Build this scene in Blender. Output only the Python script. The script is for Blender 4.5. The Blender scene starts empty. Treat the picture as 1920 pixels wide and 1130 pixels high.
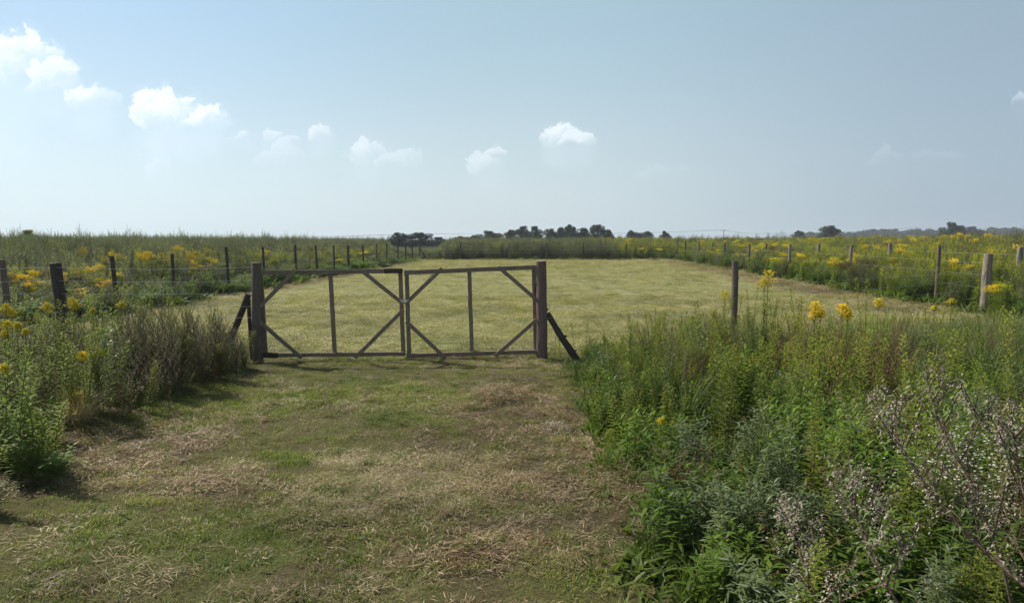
import bpy, math, random
import numpy as np
from mathutils import Vector, Matrix

scene = bpy.context.scene
C = scene.collection
PI = math.pi
rnd = random.Random(7)
rng = np.random.default_rng(11)

# ------------------------------------------------------------------ camera
CAM_H = 1.75
F = 1450.0                      # focal length in pixels of the 1920 px wide photograph
PITCH = math.atan(117 / F)
cam_d = bpy.data.cameras.new('camera')
cam_d.sensor_width = 36; cam_d.lens = 36 * F / 1920
cam_d.clip_start = 0.05; cam_d.clip_end = 9000
cam = bpy.data.objects.new('camera', cam_d); C.objects.link(cam)
cam.location = (0, 0, CAM_H); cam.rotation_euler = (PI / 2 - PITCH, 0, 0)
scene.camera = cam

def ray(px, py):
    cx, cy = (px - 960) / F, (565 - py) / F
    s, c = math.sin(PITCH), math.cos(PITCH)
    return Vector((cx, c + cy * s, -s + cy * c))
def ground_at(px, py, z=0.0):
    d = ray(px, py); t = (z - CAM_H) / d.z
    return Vector((d.x * t, d.y * t, z))
def at(px, py, Y):
    d = ray(px, py); t = Y / d.y
    return Vector((d.x * t, Y, CAM_H + d.z * t))

# ------------------------------------------------------------------ light
SUN_EL = math.radians(45); SUN_AZ = math.radians(-56)      # azimuth from +Y, negative = left
S = Vector((math.sin(SUN_AZ) * math.cos(SUN_EL), math.cos(SUN_AZ) * math.cos(SUN_EL), math.sin(SUN_EL)))
sun_d = bpy.data.lights.new('sun', 'SUN'); sun_d.energy = 5.0; sun_d.angle = math.radians(0.55); sun_d.color = (1.0, 0.93, 0.82)
sun = bpy.data.objects.new('sun', sun_d); C.objects.link(sun); sun.rotation_euler = S.to_track_quat('Z', 'Y').to_euler()
sun.location = (-30, 10, 40)
scene.view_settings.view_transform = 'Standard'; scene.view_settings.look = 'None'
scene.view_settings.exposure = 0.34; scene.view_settings.gamma = 1.0

class NT:
    """tiny node helper"""
    def __init__(s, tree): s.t = tree; s.n = tree.nodes; s.l = tree.links
    def new(s, typ, **kw):
        n = s.n.new(typ)
        for k, v in kw.items(): setattr(n, k, v)
        return n
    def put(s, sock, v):
        if v is None: return
        if hasattr(v, 'links') or isinstance(v, bpy.types.NodeSocket): s.l.new(v, sock)
        else:
            if isinstance(v, (tuple, list)) and len(v) == 3 and sock.type == 'RGBA': v = (*v, 1)
            sock.default_value = v
    def m(s, op, a, b=None, c=None, clamp=False):
        n = s.new('ShaderNodeMath', operation=op, use_clamp=clamp)
        s.put(n.inputs[0], a); s.put(n.inputs[1], b); s.put(n.inputs[2], c)
        return n.outputs[0]
    def vm(s, op, a, b=None):
        n = s.new('ShaderNodeVectorMath', operation=op); s.put(n.inputs[0], a); s.put(n.inputs[1], b)
        return n.outputs['Value'] if op in ('LENGTH', 'DOT_PRODUCT') else n.outputs[0]
    def mix(s, f, a, b, blend='MIX'):
        n = s.new('ShaderNodeMix', data_type='RGBA', blend_type=blend)
        s.put(n.inputs[0], f); s.put(n.inputs[6], a); s.put(n.inputs[7], b)
        return n.outputs[2]
    def smooth(s, v, a, b, o0=0.0, o1=1.0):
        n = s.new('ShaderNodeMapRange', interpolation_type='SMOOTHSTEP')
        s.put(n.inputs[0], v); n.inputs[1].default_value = a; n.inputs[2].default_value = b
        n.inputs[3].default_value = o0; n.inputs[4].default_value = o1
        return n.outputs[0]
    def noise(s, vec, scale, detail=3, rough=0.55, col=False, **kw):
        n = s.new('ShaderNodeTexNoise'); s.put(n.inputs['Vector'], vec)
        n.inputs['Scale'].default_value = scale; n.inputs['Detail'].default_value = detail; n.inputs['Roughness'].default_value = rough
        for k, v in kw.items(): n.inputs[k].default_value = v
        return n.outputs['Color'] if col else n.outputs['Fac']
    def map(s, vec, scale=(1, 1, 1), rot=(0, 0, 0)):
        n = s.new('ShaderNodeMapping'); s.put(n.inputs[0], vec); n.inputs['Scale'].default_value = scale; n.inputs['Rotation'].default_value = rot
        return n.outputs[0]

# ------------------------------------------------------------------ sky
world = bpy.data.worlds.new('World'); scene.world = world; world.use_nodes = True
w = NT(world.node_tree); w.n.clear()
sky = w.new('ShaderNodeTexSky', sky_type='NISHITA', sun_disc=False)
sky.sun_elevation = SUN_EL; sky.sun_rotation = SUN_AZ
sky.air_density = 1.0; sky.dust_density = 3.0; sky.ozone_density = 1.0; sky.altitude = 0
tc = w.new('ShaderNodeTexCoord'); D = tc.outputs['Generated']
sp = w.new('ShaderNodeSeparateXYZ'); w.put(sp.inputs[0], D)
elev = sp.outputs['Z']
sunside = w.vm('DOT_PRODUCT', D, tuple(Vector((S.x, S.y, 0)).normalized()))
skyc = sky.outputs['Color']
# humid summer air: the blue is washed out towards the horizon and towards the sun
hz = w.smooth(elev, 0.28, 0.6, 0.82, 0.10)
brightside = w.m('SUBTRACT', 0.0, w.m('DIVIDE', sp.outputs['X'], w.m('MAXIMUM', w.m('SQRT', w.m('SUBTRACT', 1.0, w.m('MULTIPLY', elev, elev))), .05)))
def side3(r_, c_, l_):
    a_ = w.mix(w.smooth(brightside, -.62, .02), r_, c_)
    return w.mix(w.smooth(brightside, -.02, .55), a_, l_)
lowc = side3((4.7, 6.0, 7.2), (7.8, 9.3, 9.9), (9.0, 11.1, 12.0))
highc = side3((4.0, 5.4, 6.6), (4.9, 7.1, 8.4), (5.2, 8.0, 10.8))
pale = w.mix(w.smooth(elev, .0, .30), lowc, highc)
skyc = w.mix(hz, skyc, pale)
# cumulus clouds standing low in the sky
ysafe = w.m('MAXIMUM', sp.outputs['Y'], 0.05)
u = w.m('DIVIDE', sp.outputs['X'], ysafe); v = w.m('DIVIDE', sp.outputs['Z'], ysafe)
cu = w.new('ShaderNodeCombineXYZ'); w.put(cu.inputs[0], u); w.put(cu.inputs[1], v)
n1 = w.noise(cu.outputs[0], 26, 5, 0.6, col=True)
dis = w.vm('MULTIPLY', w.vm('SUBTRACT', n1, (0.5, 0.5, 0.5)), (0.045, 0.040, 0.0))
uv = w.vm('ADD', cu.outputs[0], dis)
n2 = w.noise(uv, 60, 6, 0.62)
def uvp(px, py):
    d = ray(px, py); return d.x / d.y, d.z / d.y
clouds = [  # px, py, half width, half height, opacity, fade
    (30, 118, 95, 62, 1.0), (-30, 150, 110, 80, .9), (95, 150, 50, 45, .9),
    (170, 192, 50, 34, .85), (296, 210, 40, 58, 1.0), (330, 215, 50, 45, 1.0), (385, 228, 45, 30, .9),
    (452, 258, 22, 12, .35), (508, 256, 18, 20, .4), (535, 272, 30, 18, .3), (600, 252, 24, 24, .55), (530, 300, 60, 30, .18),
    (690, 286, 48, 34, .45), (745, 302, 50, 22, .28), (928, 282, 18, 18, .5), (912, 312, 36, 28, .35),
    (1048, 256, 38, 26, .7), (1088, 264, 34, 24, .6), (1665, 300, 50, 22, .10), (1760, 300, 50, 22, .07), (1915, 195, 20, 18, .25),
    (1250, 320, 60, 14, .06), (295, 320, 22, 24, .15)]
n3 = w.noise(uv, 22, 4, 0.6)
nn_ = w.m('ADD', w.m('MULTIPLY', w.m('SUBTRACT', n2, .5), 1.0), w.m('MULTIPLY', w.m('SUBTRACT', n3, .5), .9))
alpha = None; base = None
for (px, py, hw, hh, op) in clouds:
    u0, v0 = uvp(px, py)
    loc = w.vm('MULTIPLY', w.vm('SUBTRACT', uv, (u0, v0, 0)), (F / hw, F / hh, 0))
    ln = w.vm('LENGTH', loc)
    s3 = w.new('ShaderNodeSeparateXYZ'); w.put(s3.inputs[0], loc)
    dd = w.m('ADD', w.m('SUBTRACT', 1.0, ln), nn_)
    a = w.smooth(dd, 0.0, 0.16)
    lit = w.m('ADD', w.m('SUBTRACT', s3.outputs[1], w.m('MULTIPLY', s3.outputs[0], .35)), w.m('MULTIPLY', nn_, 1.1))
    wh = w.m('MULTIPLY', w.m('MULTIPLY', a, w.smooth(lit, -.40, .75)), op)
    alpha = wh if alpha is None else w.m('MAXIMUM', alpha, wh)
    soft = w.smooth(w.m('ADD', dd, 0.25), 0.0, 0.7)
    loc2 = w.vm('MULTIPLY', w.vm('SUBTRACT', uv, (u0, v0 - 0.9 * hh / F, 0)), (F / (hw * 1.5), F / (hh * 1.7), 0))
    sk = w.smooth(w.m('ADD', w.vm('LENGTH', loc2), w.m('MULTIPLY', nn_, -.6)), 1.0, 0.1, 0, .5 * op)
    b = w.m('MAXIMUM', w.m('MULTIPLY', w.m('MULTIPLY', soft, .55 * op), w.smooth(s3.outputs[1], -1.2, -.1)), sk)
    base = b if base is None else w.m('MAXIMUM', base, b)
skyc = w.mix(base, skyc, side3((5.0, 6.2, 7.3), (8.0, 9.4, 10.2), (8.8, 10.8, 12.2)))
skyc = w.mix(alpha, skyc, w.mix(n2, (10.5, 11.4, 12.2), (11.6, 12.3, 12.9)))
bg = w.new('ShaderNodeBackground'); w.put(bg.inputs['Color'], skyc); bg.inputs['Strength'].default_value = 0.072
wo = w.new('ShaderNodeOutputWorld'); w.l.new(bg.outputs[0], wo.inputs[0])

# ------------------------------------------------------------------ helpers
def tag(o, label=None, cat=None, group=None, kind=None):
    if label: o['label'] = label
    if cat: o['category'] = cat
    if group: o['group'] = group
    if kind: o['kind'] = kind
    return o
def empty(name, loc, label=None, cat=None, group=None, rz=0):
    o = bpy.data.objects.new(name, None); C.objects.link(o); o.empty_display_size = .1
    o.location = loc; o.rotation_euler = (0, 0, rz)
    return tag(o, label, cat, group)

class MB:
    def __init__(s): s.v = []; s.f = []; s.m = []
    def leaf(s, p, d, n, L, W, bend=0.3, mat=0, seg=2):
        """narrow pointed blade: p base, d direction, n its upper side"""
        d = d.normalized(); side = d.cross(n)
        if side.length < 1e-4: side = d.cross(Vector((1, 0, 0.1)))
        side.normalize(); up = side.cross(d)
        i = len(s.v)
        if seg == 1:
            s.v += [p, p + d * L * .45 + side * W * .5, p + d * L * .9 - up * bend * L, p + d * L * .45 - side * W * .5]
            s.f.append((i, i + 1, i + 2, i + 3)); s.m.append(mat); return
        a = p + d * L * .33 - up * bend * L * .1; b = p + d * L * .68 - up * bend * L * .45; t = p + d * L * .97 - up * bend * L
        s.v += [p, a + side * W * .5, a - side * W * .5, b + side * W * .38, b - side * W * .38, t]
        s.f += [(i, i + 1, i + 2), (i + 1, i + 3, i + 4, i + 2), (i + 3, i + 5, i + 4)]; s.m += [mat] * 3
    def tube(s, pts, r0, r1, mat=0, sides=4, cap=False, wob=0):
        n = len(pts); rings = []
        for k, p in enumerate(pts):
            t = (pts[min(k + 1, n - 1)] - pts[max(k - 1, 0)]).normalized()
            x = t.cross(Vector((0.13, 0.97, 0.2))); x.normalize(); y = t.cross(x)
            r = r0 + (r1 - r0) * k / max(n - 1, 1)
            i = len(s.v); rings.append(i)
            for j in range(sides):
                a = 2 * PI * j / sides; rr = r * (1 + (rnd.uniform(-wob, wob) if wob else 0))
                s.v.append(p + x * math.cos(a) * rr + y * math.sin(a) * rr)
        for k in range(n - 1):
            a, b = rings[k], rings[k + 1]
            for j in range(sides):
                j2 = (j + 1) % sides
                s.f.append((a + j, a + j2, b + j2, b + j)); s.m.append(mat)
        if cap:
            s.f.append(tuple(rings[-1] + j for j in range(sides))); s.m.append(mat)
            s.f.append(tuple(rings[0] + j for j in reversed(range(sides)))); s.m.append(mat)
    def blob(s, p, r, mat=0, flat=1.0):
        i = len(s.v)
        R = Matrix.Rotation(rnd.uniform(0, PI), 3, 'Z') @ Matrix.Rotation(rnd.uniform(0, .8), 3, 'X')
        for q in ((1, 0, 0), (0, 1, 0), (-1, 0, 0), (0, -1, 0), (0, 0, flat), (0, 0, -flat)): s.v.append(p + R @ (Vector(q) * r))
        for a, b in ((0, 1), (1, 2), (2, 3), (3, 0)):
            s.f += [(i + a, i + b, i + 4), (i + b, i + a, i + 5)]; s.m += [mat] * 2
    def board(s, a, b, wdt, thk, nrm, mat=0, jit=0.0):
        """a sawn timber from a to b; wdt seen from the front, thk along nrm"""
        d = (b - a).normalized(); nrm = nrm.normalized(); side = d.cross(nrm).normalized()
        i = len(s.v); N = 5
        for k in range(N + 1):
            c = a + (b - a) * (k / N) + (side * rnd.uniform(-jit, jit) + nrm * rnd.uniform(-jit, jit) if 0 < k < N else Vector((0, 0, 0)))
            for (x, y) in ((-1, -1), (1, -1), (1, 1), (-1, 1)):
                s.v.append(c + side * x * wdt / 2 + nrm * y * thk / 2)
        for k in range(N):
            for j in range(4):
                j2 = (j + 1) % 4; q = i + 4 * k
                s.f.append((q + j, q + j2, q + 4 + j2, q + 4 + j)); s.m.append(mat)
        s.f += [(i + 3, i + 2, i + 1, i), tuple(i + 4 * N + j for j in range(4))]; s.m += [mat] * 2
    def build(s, name, mats, parent=None, link=True, origin=None, smooth=False):
        me = bpy.data.meshes.new(name)
        o0 = origin if origin is not None else Vector((0, 0, 0))
        me.from_pydata([tuple(q - o0) for q in s.v], [], s.f)
        if not isinstance(mats, (list, tuple)): mats = [mats]
        for m in mats: me.materials.append(m)
        if len(mats) > 1: me.polygons.foreach_set('material_index', s.m)
        if smooth: me.polygons.foreach_set('use_smooth', [True] * len(s.f))
        me.update()
        o = bpy.data.objects.new(name, me)
        if link: C.objects.link(o)
        if parent is not None: o.parent = parent
        elif origin is not None: o.location = o0
        return o

def vnoise(x, y, seed=0):
    x = np.asarray(x, float) + seed * 17.31; y = np.asarray(y, float) + seed * 5.77
    xi, yi = np.floor(x), np.floor(y); fx, fy = x - xi, y - yi
    fx = fx * fx * (3 - 2 * fx); fy = fy * fy * (3 - 2 * fy)
    def h(a, b):
        q = np.sin(a * 127.1 + b * 311.7 + seed * 3.1) * 43758.5453
        return q - np.floor(q)
    return (h(xi, yi) * (1 - fx) + h(xi + 1, yi) * fx) * (1 - fy) + (h(xi, yi + 1) * (1 - fx) + h(xi + 1, yi + 1) * fx) * fy
def fbm(x, y, seed=0, o=4):
    s_, a, t = 0, 1, 0
    for k in range(o):
        s_ = s_ + vnoise(np.asarray(x) * 2 ** k, np.asarray(y) * 2 ** k, seed + k) * a; t += a; a *= .55
    return s_ / t
def sstep(a, b, x):
    t = np.clip((x - a) / (b - a), 0, 1); return t * t * (3 - 2 * t)

# ------------------------------------------------------------------ materials
def newmat(name):
    m = bpy.data.materials.new(name); m.use_nodes = True; m.node_tree.nodes.clear()
    return m, NT(m.node_tree)
def finish(t, shader, disp=None):
    o = t.new('ShaderNodeOutputMaterial'); t.l.new(shader, o.inputs[0])
def leafmat(name, c1, c2, trans=0.4, rough=0.55, spec=0.25, c3=None, f3=0.12, tscale=(1.15, 1.25, .6)):
    m, t = newmat(name)
    oi = t.new('ShaderNodeObjectInfo'); g = t.new('ShaderNodeNewGeometry')
    isl = g.outputs['Random Per Island']
    f = t.m('ADD', t.m('MULTIPLY', oi.outputs['Random'], 0.6), t.m('MULTIPLY', isl, 0.4))
    col = t.mix(f, c1, c2)
    if c3: col = t.mix(t.m('GREATER_THAN', isl, 1 - f3), col, c3)
    # patches of the field differ from each other
    big = t.noise(g.outputs['Position'], 0.45, 2, .5)
    hsv = t.new('ShaderNodeHueSaturation'); t.put(hsv.inputs['Color'], col)
    t.put(hsv.inputs['Value'], t.smooth(big, .3, .7, .66, 1.25)); t.put(hsv.inputs['Hue'], t.smooth(big, .3, .7, .512, .492))
    col = hsv.outputs[0]
    p = t.new('ShaderNodeBsdfPrincipled'); t.put(p.inputs['Base Color'], col)
    p.inputs['Roughness'].default_value = rough; p.inputs['Specular IOR Level'].default_value = spec
    tr = t.new('ShaderNodeBsdfTranslucent'); t.put(tr.inputs[0], t.mix(1.0, col, tscale, 'MULTIPLY'))
    mx = t.new('ShaderNodeMixShader'); mx.inputs[0].default_value = trans
    t.l.new(p.outputs[0], mx.inputs[1]); t.l.new(tr.outputs[0], mx.inputs[2])
    finish(t, mx.outputs[0]); return m
def plain(name, c1, c2, scale=20, rough=.8, stretch=(1, 1, 1)):
    m, t = newmat(name); g = t.new('ShaderNodeNewGeometry'); oi = t.new('ShaderNodeObjectInfo')
    f = t.noise(t.map(g.outputs['Position'], stretch), scale, 4, .65)
    f = t.m('ADD', t.smooth(f, .3, .7, 0, .75), t.m('MULTIPLY', oi.outputs['Random'], .25))
    p = t.new('ShaderNodeBsdfPrincipled'); t.put(p.inputs['Base Color'], t.mix(f, c1, c2))
    p.inputs['Roughness'].default_value = rough; p.inputs['Specular IOR Level'].default_value = .2
    b = t.new('ShaderNodeBump'); b.inputs['Strength'].default_value = .4; b.inputs['Distance'].default_value = .01; t.put(b.inputs['Height'], f)
    t.l.new(b.outputs[0], p.inputs['Normal'])
    finish(t, p.outputs[0]); return m

M = {}
M['golden_leaf'] = leafmat('goldenrod_leaf', (.140, .190, .026), (.215, .255, .036), .50, .6, .1, c3=(.29, .29, .06))
M['golden_bud'] = leafmat('goldenrod_bud', (.30, .33, .035), (.42, .41, .04), .42)
M['golden_tip'] = leafmat('goldenrod_tip', (.19, .235, .034), (.28, .31, .045), .45)
M['golden_flower'] = leafmat('goldenrod_flower', (.74, .60, .025), (.84, .74, .05), .3, tscale=(1, 1, .8))
M['rust_flower'] = leafmat('faded_flower', (.24, .19, .05), (.36, .24, .05), .3)
M['mug_leaf'] = leafmat('mugwort_leaf', (.110, .165, .066), (.165, .215, .098), .32, c3=(.27, .27, .19))
M['mug_bud'] = leafmat('mugwort_bud', (.185, .215, .12), (.25, .265, .16), .3)
M['dry_bud'] = leafmat('dry_mugwort_bud', (.115, .105, .060), (.19, .165, .10), .25)
M['mug_near'] = leafmat('mugwort_silver_leaf', (.115, .160, .058), (.18, .22, .090), .32, c3=(.25, .30, .19))
M['dry_mug'] = leafmat('mugwort_dry_leaf', (.080, .105, .042), (.125, .140, .062), .3)
M['willow_leaf'] = leafmat('broad_leaf', (.095, .170, .022), (.150, .235, .034), .50, .5, .25, c3=(.22, .29, .06))
M['shrub_leaf'] = leafmat('shrub_leaf', (.07, .15, .022), (.11, .21, .03), .45, .4, .4)
M['low_leaf'] = leafmat('low_leaf', (.08, .125, .022), (.13, .175, .032), .4)
M['grass'] = leafmat('grass_blade', (.150, .205, .038), (.245, .280, .065), .42, c3=(.38, .33, .14))
M['longgrass'] = leafmat('long_grass_blade', (.14, .19, .05), (.22, .25, .09), .4, c3=(.34, .30, .17))
M['straw'] = leafmat('straw', (.40, .32, .18), (.56, .47, .28), .2, c3=(.26, .23, .09), f3=.25)
M['brown'] = leafmat('brown_litter', (.15, .105, .055), (.27, .19, .105), .15, c3=(.40, .30, .18))
M['russet'] = leafmat('russet_grass', (.17, .095, .05), (.25, .15, .08), .3, c3=(.15, .16, .06), f3=.25)
M['seed'] = leafmat('seed_fluff', (.30, .255, .20), (.46, .40, .33), .25, c3=(.20, .17, .12), f3=.3, tscale=(1, 1, 1))
M['white_flower'] = leafmat('white_petal', (.72, .74, .68), (.82, .82, .78), .2, tscale=(1, 1, 1))
M['stem'] = plain('green_stem', (.10, .11, .04), (.15, .15, .06), 30)
M['stem_brown'] = plain('brown_stem', (.085, .06, .04), (.15, .11, .07), 30)
M['tree_leaf'] = leafmat('tree_leaf', (.022, .046, .022), (.038, .070, .030), .22)
M['young_leaf'] = leafmat('young_tree_leaf', (.19, .21, .05), (.26, .27, .07), .4)
M['bark'] = plain('tree_bark', (.05, .04, .03), (.09, .07, .05), 4)
def woodmat(name, c1, c2, c3, scale=1.0, zstretch=True):
    m, t = newmat(name); tcn = t.new('ShaderNodeTexCoord'); oi = t.new('ShaderNodeObjectInfo')
    pos = t.vm('ADD', tcn.outputs['Object'], t.vm('MULTIPLY', oi.outputs['Random'], (13, 7, 3)))
    st = (1, 1, .12) if zstretch else (.12, 1, 1)
    fine = t.noise(t.map(pos, st), 90 * scale, 6, .7)
    med = t.noise(t.map(pos, st), 14 * scale, 3, .6)
    col = t.mix(t.smooth(fine, .35, .65), c1, c2); col = t.mix(t.smooth(med, .45, .75), col, c3)
    crack = t.smooth(t.noise(t.map(pos, (1, 1, .05) if zstretch else (.05, 1, 1)), 60 * scale, 4, .6), .62, .68)
    col = t.mix(t.m('MULTIPLY', crack, .7), col, (.02, .015, .012))
    p = t.new('ShaderNodeBsdfPrincipled'); t.put(p.inputs['Base Color'], col); p.inputs['Roughness'].default_value = .85
    p.inputs['Specular IOR Level'].default_value = .25
    b = t.new('ShaderNodeBump'); b.inputs['Strength'].default_value = .7; b.inputs['Distance'].default_value = .006
    t.put(b.inputs['Height'], t.m('SUBTRACT', fine, crack)); t.l.new(b.outputs[0], p.inputs['Normal'])
    finish(t, p.outputs[0]); return m
M['post'] = woodmat('weathered_post_wood', (.10, .08, .065), (.17, .14, .115), (.12, .085, .06))
M['post_pale'] = woodmat('pale_post_wood', (.17, .145, .12), (.27, .24, .20), (.19, .14, .10))
M['post_dark'] = woodmat('dark_post_wood', (.045, .035, .028), (.085, .068, .055), (.06, .045, .035))
M['post_red'] = woodmat('reddish_post_wood', (.13, .09, .075), (.19, .14, .12), (.15, .095, .075))
M['gate'] = woodmat('grey_board_wood', (.17, .13, .09), (.27, .215, .16), (.20, .15, .10), .8)
M['gate_h'] = woodmat('grey_rail_wood', (.15, .115, .082), (.26, .215, .165), (.18, .135, .095), .8, zstretch=False)
M['gate_new'] = woodmat('fresh_split_wood', (.42, .33, .24), (.55, .44, .33), (.35, .27, .2), .8)
M['endgrain'] = plain('sawn_end_grain', (.20, .17, .14), (.33, .29, .24), 60)
m, t = newmat('galvanised_wire')
p = t.new('ShaderNodeBsdfPrincipled'); p.inputs['Base Color'].default_value = (.55, .55, .53, 1); p.inputs['Metallic'].default_value = .4; p.inputs['Roughness'].default_value = .45
finish(t, p.outputs[0]); M['wire'] = m

# ------------------------------------------------------------------ layout of the place
def XL(Y): return -9.5 + .0347 * (Y - 14.6)          # left side fence
def XR(Y): return 11.3 + .056 * (Y - 18.4)           # right side fence
YF = 65.0                                            # far fence
GL = ground_at(484, 678); GR = ground_at(1017, 672)  # feet of the gate posts
GN = Vector((GR.x - GL.x, GR.y - GL.y, 0)).normalized(); GF = Vector((GN.y, -GN.x, 0))   # GF points to the viewer
def gate_pt(px, py, off=0.0):
    d = ray(px, py); o = GL + GF * off
    t_ = (o - Vector((0, 0, CAM_H))).dot(GF) / d.dot(GF)
    return Vector((0, 0, CAM_H)) + d * t_
NR = ground_at(1374, 651)                            # lone post right of the gate
def pat(X, Y):
    """weights of green, straw and brown over the mown ground"""
    X = np.asarray(X, float); Y = np.asarray(Y, float)
    g = fbm(X * .9, Y * .9, 3); s_ = fbm(X * 1.1, Y * 1.1, 9); b = fbm(X * .9, Y * .8, 15)
    def blob(px, py, rx, ry):
        c = ground_at(px, py); return np.exp(-((X - c.x) / rx) ** 2 - ((Y - c.y) / ry) ** 2)
    G = g - .06 + .28 * blob(640, 740, 1.0, 1.2) + .30 * blob(520, 850, .7, .6) + .28 * blob(420, 1020, .9, .35) + .2 * blob(600, 1000, .5, .3) + .15 * blob(1120, 850, .2, 1.5) \
        + .18 * blob(1000, 1080, .6, .3) - .2 * blob(960, 780, .8, 1.4)
    St = s_ + .50 * blob(700, 905, .75, .6) + .25 * blob(900, 850, .6, .6) + .15 * blob(560, 960, .3, .4) - .12 + .25 * blob(960, 690, 1.2, .6) - .25 * blob(180, 1010, 1.0, .7) - .15 * blob(1100, 980, .6, .8)
    B = b + .20 * blob(1100, 900, .5, .8) + .30 * blob(940, 745, .55, .8) + .18 * blob(1060, 770, .7, 1.2) + .18 * blob(330, 800, 1.0, 1.0) + .2 * blob(870, 1030, .5, .3) + .2 * blob(150, 1080, .6, .3) + .22 * blob(460, 720, .6, .5)
    field = sstep(11.0, 12.2, Y)
    wg = sstep(.42, .60, G); ws = sstep(.50, .68, St); wb = sstep(.48, .66, B)
    # mown field: paler and drier, with faint swath lines
    sw = .5 + .5 * np.sin((X + 6 * fbm(X * .08, Y * .05, 33)) * 2 * PI / 2.6)
    fg = .30 + .25 * sstep(.4, .6, fbm(X * .25, Y * .2, 21)) + .22 * sw + .30 * np.exp(-((Y - 13.0) / 1.5) ** 2) + (.5 * np.exp(-((X + .9 - (Y - 12) * .04) / .55) ** 2) + .45 * np.exp(-((X - .9 - (Y - 12) * .04) / .6) ** 2)) * sstep(40, 18, Y) - .2 * np.exp(-((X - 0 - (Y - 12) * .04) / .35) ** 2)
    fs = .55 + .25 * sstep(.4, .62, fbm(X * .3, Y * .3, 25))
    edge = np.exp(-((X - XR(Y) + 1.3) / 1.1) ** 2) * sstep(15, 20, Y) * (.6 + .8 * fbm(X * .5, Y * .4, 77)) + .7 * np.exp(-((X - XL(Y) - .8) / .5) ** 2) * sstep(14, 16, Y) + np.exp(-((Y - YF + .6) / .8) ** 2) * .5
    fb = .12 + .95 * edge
    return wg * (1 - field) + fg * field, ws * (1 - field) + fs * field, wb * (1 - field) + fb * field

def inR(X, Y):       # weeds right of the way
    e = 1.0 + .50 * (fbm(Y * 1.3, X * 0 + 2, 51) - .5) * 2 * sstep(9.5, 7, Y) + .06 * sstep(8.5, 11, Y) - .15 * sstep(5, 3, Y)
    back = 11.55 + (X - .9) * .24 + .5 * (fbm(X * .9, X * 0, 55) - .5)
    return (X > e) & (Y < back)
def inL(X, Y):
    e = -3.55 + .3 * (fbm(Y * .9, X * 0 + 9, 57) - .5) * 2 - .65 * np.exp(-((Y - 6.75) / .45) ** 2) + .25 * np.exp(-((Y - 5.5) / .5) ** 2) - .15 * sstep(9.8, 11, Y)
    return (X < e) & (Y < 11.0 + .15 * np.sin(X * 3)) & (Y > 4.3)
def weeds_out(X, Y, m=0.0):
    a = X < XL(Y) + .25 + m + .5 * (fbm(Y * .6, X * 0, 61) - .5)
    b = (X > XR(Y) - .35 - m + .7 * (fbm(Y * .6, X * 0 + 5, 63) - .5)) & (Y > 13.5)
    c = Y > YF + .1 - m + .5 * (fbm(X * .5, X * 0 + 5, 65) - .5)
    return (a & (Y > 12.2)) | b | c
def gz(X, Y):
    """height of the ground"""
    X = np.asarray(X, float); Y = np.asarray(Y, float)
    r = np.hypot(X, Y)
    z = (fbm(X * .7, Y * .7, 41) - .5) * .07 + (fbm(X * 3, Y * 3, 43, 3) - .5) * .035 * sstep(26, 12, r)
    z = z * sstep(120, 50, r)
    def bump(px, py, h, rx, ry):
        c = ground_at(px, py); return h * np.exp(-((X - c.x) / rx) ** 2 - ((Y - c.y) / ry) ** 2)
    z = z + bump(930, 748, .05, .4, .5) + bump(700, 880, .03, .5, .5) + bump(150, 800, .12, .5, .5)
    z = z - .03 * np.exp(-((Y - 11.2) / 1.2) ** 2) * 0
    return z
def gzf(x, y): return float(gz(x, y))

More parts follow.
